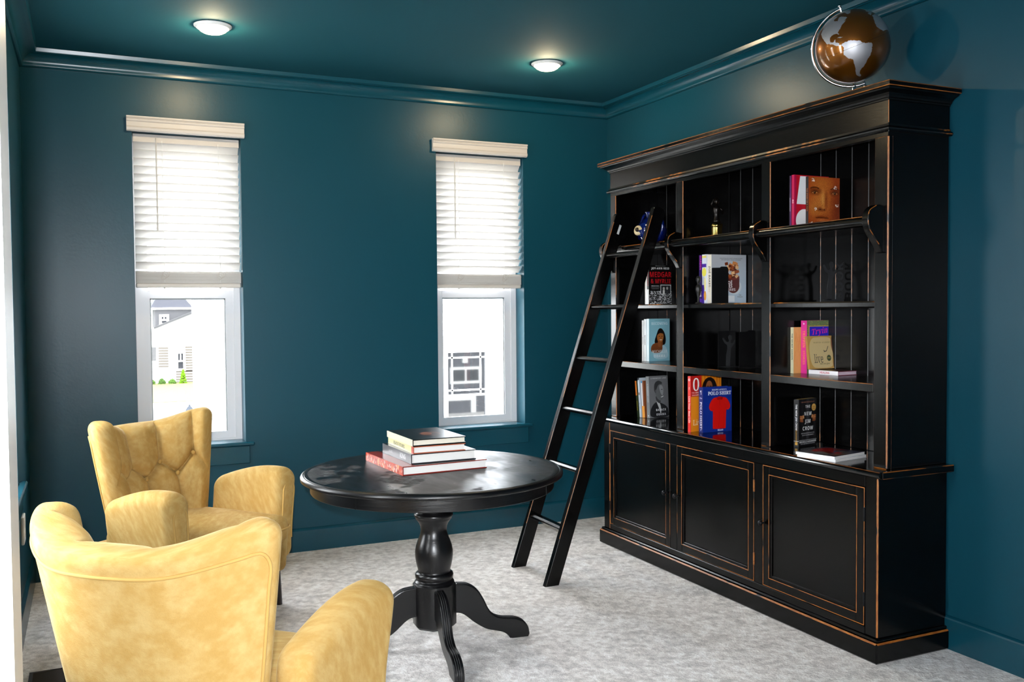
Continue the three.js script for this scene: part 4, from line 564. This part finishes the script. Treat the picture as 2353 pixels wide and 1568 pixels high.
// top shelf, right bay
book('orange book filled by a close-up face, on the top shelf of the right bay', [-0.250, SA, 2.158], 0.0, 0.182, 0.228, 0.017, { color: '#a5401a', spine: (c, w, h) => { fill(c, w, h, '#1b1410'); spineText(c, w, h, 'THE STORY OF A FACE', 38, '#c9702e', h * 0.45); }, front: (c, w, h) => {
  fill(c, w, h, '#a23f16'); const gr = (x, y, rx, ry, col, a) => { c.save(); c.translate(w * x, h * y); c.scale(w * rx, h * ry); const q = c.createRadialGradient(0, 0, 0, 0, 0, 1); q.addColorStop(0, `rgba(${col},${a})`); q.addColorStop(1, `rgba(${col},0)`); c.fillStyle = q; c.beginPath(); c.arc(0, 0, 1, 0, 7); c.fill(); c.restore(); };
  gr(0.40, 0.45, 0.55, 0.60, '222,140,58', 0.9); gr(0.42, 0.12, 0.5, 0.2, '205,120,45', 0.7); gr(0.16, 0.62, 0.3, 0.25, '214,132,56', 0.7); gr(0.95, 0.6, 0.3, 0.6, '110,34,10', 0.8); gr(0.20, 0.28, 0.26, 0.10, '70,22,8', 0.9); gr(0.85, 0.29, 0.22, 0.09, '70,22,8', 0.85); gr(0.56, 0.45, 0.07, 0.22, '120,44,14', 0.7); gr(0.45, 0.42, 0.08, 0.24, '240,176,92', 0.75); gr(0.40, 0.63, 0.20, 0.06, '96,32,10', 0.8); gr(0.46, 0.60, 0.08, 0.04, '226,150,70', 0.8);
  for (const [x, y] of [[0.19, 0.305], [0.84, 0.31]]) { ell(c, w * x, h * y, 36, 11, 'rgba(205,140,86,0.8)'); ell(c, w * x, h * y, 15, 13, '#2a0f08'); ell(c, w * x - 5, h * y - 5, 3, 3, '#e8c8a0'); c.strokeStyle = '#3a140a'; c.lineWidth = 5; c.beginPath(); c.moveTo(w * x - 44, h * y + 2); c.quadraticCurveTo(w * x, h * y - 24, w * x + 42, h * y); c.stroke(); c.strokeStyle = 'rgba(60,20,8,0.75)'; c.lineWidth = 11; c.beginPath(); c.moveTo(w * x - 54, h * y - 36); c.quadraticCurveTo(w * x, h * y - 62, w * x + 52, h * y - 36); c.stroke(); }
  ell(c, w * 0.36, h * 0.635, 9, 6, '#4a1a0a'); ell(c, w * 0.50, h * 0.638, 9, 6, '#4a1a0a'); gr(0.42, 0.79, 0.26, 0.05, '110,36,14', 0.95); gr(0.43, 0.84, 0.22, 0.045, '214,120,66', 0.9); c.strokeStyle = '#4e190b'; c.lineWidth = 6; c.beginPath(); c.moveTo(w * 0.22, h * 0.80); c.quadraticCurveTo(w * 0.42, h * 0.785, w * 0.64, h * 0.80); c.stroke();
  const r = rng(19); for (let i = 0; i < 9000; i++) { const k = r(); c.fillStyle = k < 0.5 ? 'rgba(230,140,50,0.28)' : 'rgba(60,15,5,0.28)'; c.fillRect(r() * w, r() * h, 3, 3); } for (const [x, y] of [[0.14, 0.05], [0.84, 0.18], [0.90, 0.55], [0.22, 0.62], [0.78, 0.90], [0.06, 0.90]]) for (let i = 0; i < 8; i++) { c.fillStyle = '#f6e6dd'; c.fillRect(w * x - 18 + 34 * r(), h * y - 14 + 28 * r(), 10, 9); } } });
book('crimson book with big white letters partly hidden by the orange face book', [-0.312, SA, 2.137], 0.0, 0.20, 0.235, 0.016, { color: '#b5163a', spine: (c, w, h) => { fill(c, w, h, '#b5144a'); spineText(c, w, h, 'ALI', 44, '#ffffff', h * 0.5); }, front: (c, w, h) => { fill(c, w, h, '#c3162a'); c.fillStyle = '#b0174a'; c.fillRect(0, 0, w * 0.05, h); const Q = (a) => { c.beginPath(); a.forEach(([x, y], i) => i ? c.lineTo(x * w, y * h) : c.moveTo(x * w, y * h)); c.closePath(); c.fill(); }; c.fillStyle = '#eef3f5'; Q([[0.16, 0.02], [0.62, 0.02], [0.80, 0.55], [0.06, 0.55]]); ell(c, w * 0.28, h * 0.86, w * 0.24, h * 0.22, '#f4f4f2'); } });
book('dark violet slim book at the left of the top-shelf trio', [-0.316, SA, 2.1235], 0.0, 0.19, 0.232, 0.010, { color: '#22182e', spine: (c, w, h) => { fill(c, w, h, '#1f1a26'); c.fillStyle = '#6a2a7a'; c.fillRect(w * 0.6, 0, w * 0.4, h); spineText(c, w, h, 'HISTORY & PORTRAITS', 34, '#cfcad6', h * 0.55); } });
// four books stacked on the table
const TY = 0.7423;
book('large red picture book at the bottom of the stack on the round table', [-2.050, TY, 1.872], 0.06, 0.372, 0.44, 0.036, { flat: true, color: '#7d2216', pages: PAPER_WHITE, group: GT, spine: (c, w, h) => { fill(c, w, h, '#b8402a'); const r = rng(51); for (let i = 0; i < 90; i++) { blob(c, [0, 1, 2, 3, 4].map(() => [w * r() * 1.4 - 0.2 * w, h * (i / 90) + 70 * (r() - 0.5)]), ['#c8553a', '#b23a26', '#d98a62', '#a83a2c', '#d2a79a', '#8f2c20'][i % 6]); } }, front: (c, w, h) => { fill(c, w, h, '#8c2a1c'); c.fillStyle = '#241818'; c.fillRect(w * 0.14, 0, w, h); } });
book('thick grey clothbound book, second from the bottom of the table stack', [-2.002, TY + 0.0365, 1.835], 0.03, 0.285, 0.36, 0.040, { flat: true, color: '#26262a', pages: PAPER_WHITE, group: GT, spine: (c, w, h) => { fill(c, w, h, '#55565a'); spineText(c, w, h, 'KING', 46, '#a9aaae', h * 0.72); spineText(c, w, h, 'A LIFE', 24, '#8b8c90', h * 0.3); }, front: (c, w, h) => fill(c, w, h, '#1c1c1f') });
book('yellowish-spined book with orange-edged cover, third up in the table stack', [-1.992, TY + 0.077, 1.832], 0.0, 0.226, 0.34, 0.029, { flat: true, color: '#a8583a', pages: PAPER_WHITE, group: GT, spine: (c, w, h) => { fill(c, w, h, '#d8cf9a'); spineText(c, w, h, 'BLACK FUTURES', 44, '#2b281f', h * 0.45); c.fillStyle = '#b93a2a'; c.fillRect(0, h * 0.93, w, h * 0.07); }, front: (c, w, h) => fill(c, w, h, '#201c1c') });
book('glossy black book with a dim face on its cover, on top of the table stack', [-1.992, TY + 0.1065, 1.826], 0.02, 0.232, 0.33, 0.027, { flat: true, color: '#0e0d0d', pages: PAPER, group: GT, spine: (c, w, h) => { fill(c, w, h, '#d9d3bc'); }, front: (c, w, h) => { fill(c, w, h, '#0c0a0a'); ell(c, w * 0.55, h * 0.55, w * 0.20, h * 0.20, '#5e2a14', 0.3); ell(c, w * 0.50, h * 0.52, w * 0.11, h * 0.12, '#a4592e', 0.3); ell(c, w * 0.62, h * 0.62, w * 0.06, h * 0.08, '#2c130b'); } });

// ---------------------------------------------------------------- black cut-out bookends
const font = await new FontLoader().loadAsync('fonts/droid/droid_sans_bold.typeface.json');
const inShape = (pts) => { const s = new THREE.Shape(); const c = new THREE.SplineCurve([...pts, pts[0]].map((p) => new THREE.Vector2(...p))).getPoints(pts.length * 5); s.setFromPoints(c); return s; };
// a dancer-like reading figure, about 0.17 tall
const figure = [[-0.010, 0], [0.014, 0], [0.016, 0.03], [0.020, 0.07], [0.022, 0.088], [0.030, 0.100], [0.040, 0.112], [0.050, 0.130], [0.044, 0.134], [0.034, 0.120], [0.022, 0.118], [0.020, 0.130], [0.026, 0.140], [0.024, 0.156], [0.012, 0.160], [0.004, 0.152], [0.006, 0.140], [0.010, 0.131], [0.000, 0.124], [-0.012, 0.128], [-0.024, 0.146], [-0.032, 0.142], [-0.020, 0.120], [-0.004, 0.108], [-0.002, 0.088], [-0.008, 0.06], [-0.010, 0.03]];
function bookend(label, pos, kind) {
  const t = thing('bookend', label, 'bookend', pos), th = 0.0016, grey = phys('#2e2f31', 0.5);
  part('base_plate', new Boards().add(-0.06, 0.06, 0, 0.0015, 0.0, 0.085, 0.0004, () => false).build(), BOOKEND, t);
  if (kind === 'solid') { const s = new THREE.Shape(); s.moveTo(-0.052, 0); s.lineTo(-0.052, 0.176); s.quadraticCurveTo(-0.052, 0.183, -0.045, 0.183); s.lineTo(0.0, 0.184); s.quadraticCurveTo(0.004, 0.190, 0.012, 0.190); s.lineTo(0.036, 0.190); s.quadraticCurveTo(0.052, 0.190, 0.052, 0.172); s.lineTo(0.052, 0); s.closePath(); part('upright', extrude(s, th), BOOKEND, t); }
  if (kind === 'figure') { const s = rect(-0.056, 0.056, 0, 0.186); part('upright', extrude(s, th), BOOKEND, t); const f = part('figure', extrude(inShape(figure), 0.0015).translate(0.004, 0.004, th), grey, t, 'raised grey dancing figure'); }
  if (kind === 'book') {
    part('upright', merge([extrude(rect(-0.060, 0.060, 0.0, 0.012), th), extrude(inShape(figure), th).scale(1.05, 1.08, 1).translate(-0.030, 0.010, 0)]), grey, t, 'cut-out figure holding a book');
    const g = new TextGeometry('BOOK', { font, size: 0.044, depth: 0.0016, curveSegments: 6, bevelEnabled: false }); g.computeBoundingBox(); const b = g.boundingBox; g.translate(-b.min.x, -(b.min.y + b.max.y) / 2, 0); g.scale(0.168 / (b.max.x - b.min.x), 1.0, 1); g.rotateZ(Math.PI / 2); g.translate(0.034, 0.012, 0); part('letters', g, grey, t, 'cut-out word BOOK running upward'); }
  return t;
}
bookend('solid black metal bookend plate pressed against the cookbook cover', [-0.200, SB + 0.0002, 1.4695], 'solid');
bookend('dark bookend with a cut-out reading figure and upright letters, second shelf of the right bay', [-0.085, SB + 0.0002, 2.15], 'book');
bookend('black bookend with a faint raised dancer, left of the two on the third shelf', [-0.150, SC + 0.0002, 1.46], 'figure');
bookend('plain black bookend plate, right of the two on the third shelf', [-0.098, SC + 0.0002, 1.56], 'solid');
{ const t = thing('figurine', 'small black silhouette figurine before the purple and white book spines', 'figurine', [-0.285, SB + 0.0002, 1.400]);
  part('base', new THREE.CylinderGeometry(0.016, 0.018, 0.006, 20).translate(0, 0.003, 0), BOOKEND, t);
  part('body', lathe([[0, 0.006], [0.008, 0.006], [0.006, 0.03], [0.012, 0.055], [0.017, 0.075], [0.013, 0.092], [0.006, 0.100], [0.007, 0.106], [0.013, 0.118], [0.013, 0.132], [0.007, 0.142], [0, 0.144]], 24), BOOKEND, t); }

// ---------------------------------------------------------------- top shelf ornaments
{ const t = thing('statuette', 'dark bronze statuette on a round brass base, top shelf of the middle bay', 'statuette', [-0.20, SA + 0.0002, 1.440]), DK = phys('#1a1512', 0.3, { metalness: 0.6 });
  part('base', lathe([[0, 0], [0.040, 0], [0.041, 0.006], [0.031, 0.012], [0.029, 0.02], [0.028, 0.06], [0.030, 0.066], [0.032, 0.07], [0.032, 0.078], [0.026, 0.082], [0, 0.083]], 40), BRASS, t, 'polished brass base');
  part('figure', merge([lathe([[0, 0.083], [0.022, 0.083], [0.019, 0.10], [0.013, 0.118], [0.016, 0.135], [0.022, 0.155], [0.018, 0.170], [0.008, 0.176], [0.007, 0.184], [0, 0.184]], 24), new THREE.SphereGeometry(0.015, 20, 14).scale(1, 1.2, 1).translate(0, 0.198, 0), tube([V(0.018, 0.165, 0), V(0.032, 0.150, 0.01), V(0.024, 0.135, 0.022)], 0.006, 14, 8), tube([V(-0.018, 0.165, 0), V(-0.034, 0.180, 0.006), V(-0.026, 0.205, 0.012)], 0.006, 14, 8)]), DK, t, 'dark bronze figure'); }
{ const t = thing('vase', 'cobalt blue two-handled vase with a pale gold medallion, behind the ladder on the top shelf', 'vase', [-0.20, SA + 0.0002, 0.835]), B = phys('#05165a', 0.08, { clearcoat: 1, clearcoatRoughness: 0.04 });
  part('body', lathe([[0, 0], [0.05, 0], [0.054, 0.008], [0.05, 0.02], [0.078, 0.05], [0.090, 0.09], [0.082, 0.125], [0.055, 0.150], [0.034, 0.165], [0.032, 0.185], [0.042, 0.20], [0.036, 0.20], [0.028, 0.185]], 48), B, t);
  for (const s of [-1, 1]) part('handle', tube([V(0, 0.185, s * 0.034), V(0, 0.190, s * 0.075), V(0, 0.15, s * 0.108), V(0, 0.09, s * 0.110), V(0, 0.05, s * 0.082)], 0.008, 30, 10), B, t);
  const m = part('medallion', new THREE.SphereGeometry(0.034, 24, 12, 0, 6.3, 0, 1.2).scale(0.9, 0.28, 1.35).rotateZ(Math.PI / 2), phys('#d9c8a0', 0.3, { metalness: 0.3 }), t, 'pale gold medallion'); m.position.set(-0.080, 0.095, -0.015);
  const e = part('medallion_centre', new THREE.SphereGeometry(0.013, 16, 10), phys('#1a1410', 0.3), m, 'dark centre boss'); e.position.set(-0.010, 0.004, 0.004); }

// ---------------------------------------------------------------- globe on the bookcase
{ const O = [-0.215, 2.2587, 2.388], t = thing('globe', 'large copper-brown globe with silver continents and chrome ring on top of the bookcase', 'globe', O);
  const R = 0.151, cy = 0.236;
  const lands = [   // coarse [lon, lat] outlines
    [[-80, 9], [-77, 4], [-80, -3], [-81, -6], [-76, -14], [-70, -18], [-71, -30], [-74, -42], [-75, -50], [-71, -55], [-66, -54], [-68, -48], [-65, -42], [-62, -39], [-57, -37], [-53, -33], [-48, -27], [-43, -23], [-39, -17], [-38, -12], [-35, -7], [-37, -4], [-44, -2], [-50, 1], [-52, 5], [-60, 9], [-66, 11], [-73, 12]],
    [[-168, 66], [-156, 71], [-128, 70], [-110, 68], [-95, 68], [-82, 66], [-93, 60], [-92, 57], [-80, 52], [-78, 60], [-70, 61], [-64, 58], [-56, 52], [-65, 48], [-61, 46], [-70, 42], [-75, 37], [-81, 31], [-80, 26], [-83, 29], [-90, 30], [-97, 27], [-97, 20], [-91, 18], [-87, 21], [-88, 16], [-83, 14], [-82, 9], [-85, 10], [-95, 16], [-105, 20], [-112, 29], [-117, 33], [-124, 40], [-124, 48], [-135, 58], [-150, 60], [-160, 56], [-165, 61]],
    [[-50, 60], [-42, 60], [-24, 70], [-20, 80], [-40, 83], [-62, 80], [-68, 76], [-54, 70]], [[-17, 15], [-16, 22], [-6, 36], [10, 37], [20, 32], [32, 31], [43, 12], [51, 11], [40, -4], [40, -15], [33, -27], [20, -35], [15, -27], [12, -10], [9, 4], [-8, 5]],
    [[-9, 37], [-9, 43], [-1, 44], [-4, 48], [8, 54], [10, 58], [5, 60], [15, 68], [28, 71], [60, 69], [100, 76], [140, 72], [178, 68], [160, 60], [140, 55], [128, 40], [121, 30], [108, 20], [104, 9], [98, 16], [90, 22], [80, 12], [73, 18], [66, 25], [55, 26], [58, 20], [44, 13], [35, 30], [28, 37], [20, 38], [12, 42], [0, 40]],
    [[114, -22], [122, -17], [131, -12], [142, -11], [146, -19], [153, -27], [148, -38], [136, -35], [116, -34]], [[-180, -75], [-60, -75], [-58, -66], [-62, -74], [0, -70], [100, -66], [180, -75], [180, -90], [-180, -90]], [[-84, 22], [-78, 22], [-74, 20], [-78, 20]]];
  const mapDraw = (land, sea, line) => (c, w, h) => { fill(c, w, h, sea); const X = (l) => (l + 180) / 360 * w, Y = (l) => (90 - l) / 180 * h; c.lineJoin = 'round'; const r = rng(31);
    for (const p of lands) { c.beginPath(); p.forEach(([a, b], i) => { const j = () => (r() - 0.5) * 2.2; const [na, nb] = p[(i + 1) % p.length]; if (!i) c.moveTo(X(a), Y(b)); for (let k = 1; k <= 4; k++) c.lineTo(X(lerp(a, na, k / 4)) + (k < 4 ? 4 * j() : 0), Y(lerp(b, nb, k / 4)) + (k < 4 ? 4 * j() : 0)); }); c.closePath(); c.fillStyle = land; c.fill(); c.save(); c.clip(); if (line) { for (let i = 0; i < 260; i++) { c.strokeStyle = `rgba(40,40,44,${0.15 + 0.35 * r()})`; c.lineWidth = 1; const x = r() * w, y = r() * h; c.beginPath(); c.moveTo(x, y); c.lineTo(x + 30 * (r() - 0.3), y + 14 * (r() - 0.5)); c.stroke(); } } c.restore(); if (line) { c.strokeStyle = line; c.lineWidth = 1.5; c.stroke(); } }
    if (line) { c.strokeStyle = 'rgba(20,12,8,0.8)'; c.lineWidth = 2; c.beginPath(); c.moveTo(0, h / 2); c.lineTo(w, h / 2); c.stroke(); } };
  const rough = canvasTex(1024, 512, mapDraw('rgb(0,125,0)', 'rgb(0,85,0)', null)); rough.colorSpace = THREE.NoColorSpace;
  const GL = phys('#ffffff', 1, { map: canvasTex(2048, 1024, mapDraw('#b6b7bc', '#7c4a10', '#4a3a28')), roughnessMap: rough, metalness: 0.78, clearcoat: 1, clearcoatRoughness: 0.03 });
  const ball = new THREE.Group();
  const sph = part('sphere', new THREE.SphereGeometry(R, 96, 64), GL, t); sph.position.set(0, cy, 0);
  // pole axis tilted to the upper left as seen from the room; lon -62 towards the camera
  const dirCam = V(-2.95, -1.09, 2.95).normalize(), rightV = V(0.909, -0.008, 0.418), upV = V().crossVectors(dirCam, rightV).normalize();
  const tilt = 0.42, pole = upV.clone().multiplyScalar(Math.cos(tilt)).addScaledVector(rightV, -Math.sin(tilt)).addScaledVector(dirCam, -0.12).normalize();
  const lon = -65 * Math.PI / 180; // SphereGeometry: u=0 at -x, lon L at (cos L, 0, -sin L)
  const east0 = dirCam.clone().addScaledVector(pole, -dirCam.dot(pole)).normalize(), side = V().crossVectors(pole, east0).normalize();
  const bx = east0.clone().multiplyScalar(Math.cos(lon)).addScaledVector(side, -Math.sin(lon)), bz = V().crossVectors(bx, pole).normalize();
  sph.quaternion.setFromRotationMatrix(new THREE.Matrix4().makeBasis(bx, pole, bz));
  const left = rightV.clone().negate().addScaledVector(dirCam, -0.35); left.addScaledVector(pole, -left.dot(pole)).normalize();
  const pts = []; for (let i = 0; i <= 24; i++) { const a = -0.02 + Math.PI * 1.01 * i / 24; pts.push(pole.clone().multiplyScalar(Math.cos(a)).addScaledVector(left, Math.sin(a)).multiplyScalar(R + 0.012).add(V(0, cy, 0))); }
  const ring = part('meridian_ring', tube(pts, 0.0055, 90, 10), CHROME, t);
  for (const s of [1, -1]) { const p = part('pin', new THREE.CylinderGeometry(0.005, 0.005, 0.034, 14), CHROME, ring); p.position.copy(pole).multiplyScalar(s * (R + 0.010)).add(V(0, cy, 0)); p.quaternion.setFromUnitVectors(V(0, 1, 0), pole); const q = part('pin', new THREE.SphereGeometry(0.0075, 14, 10), CHROME, ring); q.position.copy(pole).multiplyScalar(s * (R + 0.025)).add(V(0, cy, 0)); }
  const low = pts.reduce((a, b) => b.y < a.y ? b : a);
  part('stem', merge([new THREE.CylinderGeometry(0.008, 0.008, low.y - 0.018, 18).translate(low.x, (low.y + 0.018) / 2, low.z), new THREE.SphereGeometry(0.010, 16, 10).translate(low.x, low.y, low.z)]), CHROME, t);
  part('base', lathe([[0, 0], [0.078, 0], [0.080, 0.006], [0.074, 0.014], [0.03, 0.018], [0.014, 0.022], [0, 0.022]], 48).translate(low.x, 0, low.z), CHROME, t);
}

// ---------------------------------------------------------------- outlet plate and floor register
{ const t = thing('outlet_plate', 'white electrical outlet plate low on the dark left wall', 'outlet', [XL + 0.0005, 0.43, 0.70], Math.PI / 2);
  part('plate', new Boards().add(-0.058, 0.058, -0.062, 0.062, 0, 0.012, 0.003, () => false).build(), WHITE, t);
  for (const y of [-0.022, 0.022]) part('socket', lathe([[0, 0.0135], [0.015, 0.0135], [0.0165, 0.0125], [0.0165, 0.011]], 24).rotateX(Math.PI / 2).translate(0.0, y, 0), std('#dedcd6', 0.4), t); }
{ const t = thing('floor_register', 'dark brown floor vent set in the carpet behind the yellow chair', 'vent', [-3.337, 0.0, 1.52]), m = phys('#231a18', 0.5);
  part('frame', merge([box(-0.068, -0.054, 0, 0.008, -0.15, 0.15), box(0.054, 0.068, 0, 0.008, -0.15, 0.15), box(-0.054, 0.054, 0, 0.008, -0.15, -0.136), box(-0.054, 0.054, 0, 0.008, 0.136, 0.15)]), m, t);
  for (let i = 0; i < 17; i++) { const s = part('louvre', new THREE.BoxGeometry(0.108, 0.0015, 0.014), m, t); s.position.set(0, 0.005, -0.128 + i * 0.016); s.rotation.x = 0.5; } part('backing', box(-0.054, 0.054, 0.0003, 0.001, -0.136, 0.136), std('#060505', 0.9), t); }

// ---------------------------------------------------------------- outdoors
const mat_ = (c) => phys(c, 1, { specularIntensity: 0.1 });
const PALE = mat_('#d8d8d6'), SIDING = mat_('#b9bcc0'), LAP_SHADE = mat_('#77787a'), GREYSIDING = mat_('#6d6d70'), ROOF = mat_('#37383e'), DARKPANE = phys('#0c0f12', 0.03, { ior: 2.0 }), GRASS = mat_('#525632'), CONC = mat_('#b4b2ae');
{ // sloping ground: a pale drive near the house, grass beyond
  const q = (z) => -1.16 - 0.0327 * (5.36 - z) ;
  const strip = (x0, x1, za, zb, lift) => { const g = new THREE.BufferGeometry(); const v = [[x0, q(za) + lift, za], [x1, q(za) + lift, za], [x1, q(zb) + lift, zb], [x0, q(zb) + lift, zb], [x0, q(za) - 0.3, za], [x1, q(za) - 0.3, za], [x1, q(zb) - 0.3, zb], [x0, q(zb) - 0.3, zb]]; g.setAttribute('position', new THREE.Float32BufferAttribute(v.flat(), 3)); g.setIndex([0, 1, 2, 0, 2, 3, 4, 6, 5, 4, 7, 6, 0, 4, 5, 0, 5, 1, 3, 2, 6, 3, 6, 7]); g.computeVertexNormals(); return plain(Object.assign(g)); };
  struct('driveway', strip(-40, 40, -0.5, -37.5, 0), CONC);
  struct('lawn', strip(-60, 60, -37.5, -90, 0.02), GRASS);
  struct('yard', strip(-40, 40, 60, 9.5, 0), CONC);
}
{ // our own outer wall: lap siding, seen mirrored in the neighbour's panes
  const t = struct('wall_exterior', box(1.4, 8.4, -1.6, 0, -T, -T + 0.05), GREYSIDING);
  for (let i = 0; i < 40; i++) { const b = part('siding_board', new THREE.BoxGeometry(7.0, 0.11, 0.012), GREYSIDING, t); b.position.set(4.9, -1.5 + i * 0.105, -T - 0.012); b.rotation.x = 0.09; }
  const tr = part('trim_frame', merge([box(5.60, 6.50, -0.60, -0.53, -T - 0.05, -T - 0.02), box(5.60, 6.50, -0.22, -0.15, -T - 0.05, -T - 0.02), box(5.60, 5.67, -0.53, -0.22, -T - 0.05, -T - 0.02), box(6.43, 6.50, -0.53, -0.22, -T - 0.05, -T - 0.02), box(6.03, 6.07, -0.53, -0.22, -T - 0.05, -T - 0.02)]), WHITE, t);
  part('pane', box(5.67, 6.43, -0.53, -0.22, -T - 0.035, -T - 0.03), DARKPANE, tr);
  part('vent_cap', box(5.96, 6.10, -0.04, 0.12, -T - 0.08, -T - 0.02), WHITE, t);
  part('trim_frame', merge([box(6.2, 6.34, -1.6, -1.05, -T - 0.05, -T - 0.02), box(5.3, 6.34, -1.05, -0.93, -T - 0.05, -T - 0.02)]), WHITE, t); }
{ // the next house, close by
  const Z = -9, t = thing('neighbour_house', 'white clapboard house wall close outside, with dark paned windows', 'house', [1.6, -1.62, Z]), o = [1.6, -1.62, Z];
  part('wall', shift(box(-1.70, 6.5, -1.62, 4.2, Z - 0.15, Z), o), LAP_SHADE, t);  // darker backing colour stands in for the shade line under each lap
  const bg = new THREE.BoxGeometry(8.15, 0.097, 0.014); for (let i = 0; i < 54; i++) { const b = part('siding_board', bg, SIDING, t); b.position.set(2.40 - o[0], -1.52 + i * 0.105 - o[1], 0.012); b.rotation.x = -0.08; }
  part('corner_board', shift(box(-1.76, -1.64, -1.62, 4.2, Z - 0.15, Z + 0.035), o), SIDING, t);
  const win = (x0, x1, y0, y1, ym) => { const z = Z + 0.02, f = part('window', shift(merge([box(x0 - 0.1, x0, y0 - 0.1, y1 + 0.1, z, z + 0.06), box(x1, x1 + 0.1, y0 - 0.1, y1 + 0.1, z, z + 0.06), box(x0, x1, y1, y1 + 0.1, z, z + 0.06), box(x0, x1, y0 - 0.1, y0, z, z + 0.06), box(x0, x1, ym - 0.018, ym + 0.018, z, z + 0.05)]), o), SIDING, t);
    part('pane', shift(box(x0, x1, ym + 0.018, y1, z + 0.010, z + 0.016), o), DARKPANE, f); part('pane', shift(box(x0, x1, y0, ym - 0.018, z + 0.010, z + 0.016), o), DARKPANE, f);
    const a = 0.085, k = 0.014; for (const x of [x0 + a, x1 - a]) part('muntin', shift(box(x - k, x + k, ym, y1, z + 0.014, z + 0.03), o), SIDING, f); for (const y of [y1 - a, ym + a]) part('muntin', shift(box(x0, x1, y - k, y + k, z + 0.014, z + 0.03), o), SIDING, f); };
  win(2.219, 2.90, -0.72, 0.683, -0.031); win(2.33, 2.97, 2.30, 3.10, 2.68); win(-1.62 + 0.10, -0.95, 2.50, 3.22, 2.86); }
{ // the house across the street
  const t = thing('far_house', 'distant pale gabled house with grey roof seen through the left window', 'house', [2.0, -3.35, -60]), o = [2.0, -3.35, -60], Z = -60, WB = mat_('#b9bbbd'), GB = mat_('#3a3a3c');
  const gable = extrude([[-6, -3.4], [3.4, -3.4], [3.4, 1.40], [0.6, 0.30], [-6, 0.30]], 1.5).translate(0, 0, Z); part('front_wall', shift(gable, o), WB, t);
  part('upper_wall', shift(box(0.9, 3.6, -0.3, 1.70, Z - 3, Z - 0.2), o), GB, t);
  part('roof', shift(extrude([[0.6, 1.62], [1.0, 2.35], [2.75, 2.35], [3.35, 1.62]], 3).translate(0, 0, Z - 3.2), o), ROOF, t);
  part('rake_board', shift(extrude([[0.72, 0.30], [3.45, 1.42], [3.40, 1.55], [0.68, 0.42]], 0.3).translate(0, 0, Z + 1.45), o), GB, t);
  part('fascia', shift(box(0.55, 3.3, 1.55, 1.68, Z - 0.2, Z), o), PALE, t);
  const w = (x0, x1, y0, y1, z) => { const f = part('window', shift(merge([box(x0 - 0.15, x0, y0 - 0.15, y1 + 0.15, z, z + 0.1), box(x1, x1 + 0.15, y0 - 0.15, y1 + 0.15, z, z + 0.1), box(x0, x1, y1, y1 + 0.15, z, z + 0.1), box(x0, x1, y0 - 0.15, y0, z, z + 0.1), box(x0, x1, (y0 + y1) / 2 - 0.05, (y0 + y1) / 2 + 0.05, z, z + 0.1), box((x0 + x1) / 2 - 0.03, (x0 + x1) / 2 + 0.03, (y0 + y1) / 2, y1, z, z + 0.08)]), o), PALE, t); part('pane', shift(box(x0, x1, y0, y1, z + 0.01, z + 0.03), o), mat_('#27282c'), f); };
  w(2.13, 2.45, -2.32, -1.33, Z + 1.5); w(1.30, 1.61, 0.64, 1.07, Z - 0.2);
  part('porch_door', shift(box(0.45, 0.80, -1.75, -0.88, Z + 1.5, Z + 1.56), o), mat_('#464648'), t);
  for (const [x0, x1, y0, y1] of [[0.95, 1.55, -2.2, -1.0], [2.6, 3.2, -2.52, -0.9], [2.0, 3.2, -3.25, -2.55]]) for (let y = y0; y < y1; y += 0.17) part('siding_board', shift(box(x0, x1, y, y + 0.11, Z + 1.5, Z + 1.53), o), mat_('#4a4642'), t); }
function shrub(label, pos, w, h, n, seed, color, cone) {
  const t = thing('shrub', label, 'shrub', pos, 0, null), r = rng(seed), list = [];
  for (let i = 0; i < n; i++) { const k = r(), a = r() * 6.28, rad = cone ? (1 - k) * w * 0.5 : w * 0.5 * Math.sqrt(r()); const s = (cone ? 0.07 : 0.085) * (0.7 + 0.6 * r()); const g = new THREE.IcosahedronGeometry(s, 0); g.scale(1, 0.6, 1); g.rotateY(a); g.translate(Math.cos(a) * rad, (cone ? k : 0.15 + 0.8 * k * (1 - (rad / (w * 0.5)) ** 2 * 0.5)) * h, Math.sin(a) * rad * 0.7); list.push(g); }
  const f = part('foliage', merge(list), mat_(color), t); f.userData.kind = 'stuff'; part('stem', new THREE.CylinderGeometry(0.03, 0.05, h * 0.5, 7).translate(0, h * 0.25, 0), mat_('#4a3a28'), t); }
shrub('low green shrub, leftmost in the bed before the far house', [0.40, -3.27, -57], 0.36, 0.40, 160, 1, '#2f4318');
shrub('low green shrub, second from the left in the far flower bed', [1.02, -3.27, -57], 0.36, 0.44, 160, 2, '#2b3e1a');
shrub('low green shrub beside the small conifer in the far flower bed', [1.64, -3.27, -57], 0.36, 0.40, 160, 3, '#31451c');
shrub('small bright green conifer in front of the far house', [2.30, -3.27, -57], 0.42, 0.95, 240, 4, '#3f5c0e', true);
{ const t = thing('fire_hydrant', 'small grey hydrant at the street edge, seen through the left window', 'hydrant', [-0.30, -2.166, -25.4]), m = mat_('#2e3238');
  part('body', lathe([[0, 0], [0.14, 0], [0.14, 0.05], [0.10, 0.06], [0.10, 0.40], [0.13, 0.42], [0.12, 0.46], [0.07, 0.54], [0.03, 0.58], [0.03, 0.62], [0, 0.63]], 24), m, t); part('nozzle', new THREE.CylinderGeometry(0.05, 0.05, 0.34, 16).rotateZ(Math.PI / 2).translate(0, 0.32, 0), m, t); }

for (const o of scene.children) o.traverse((m) => { delete m.userData.__n; if (m.isMesh) m.castShadow = m.receiveShadow = true; });
renderer.render(scene, camera);
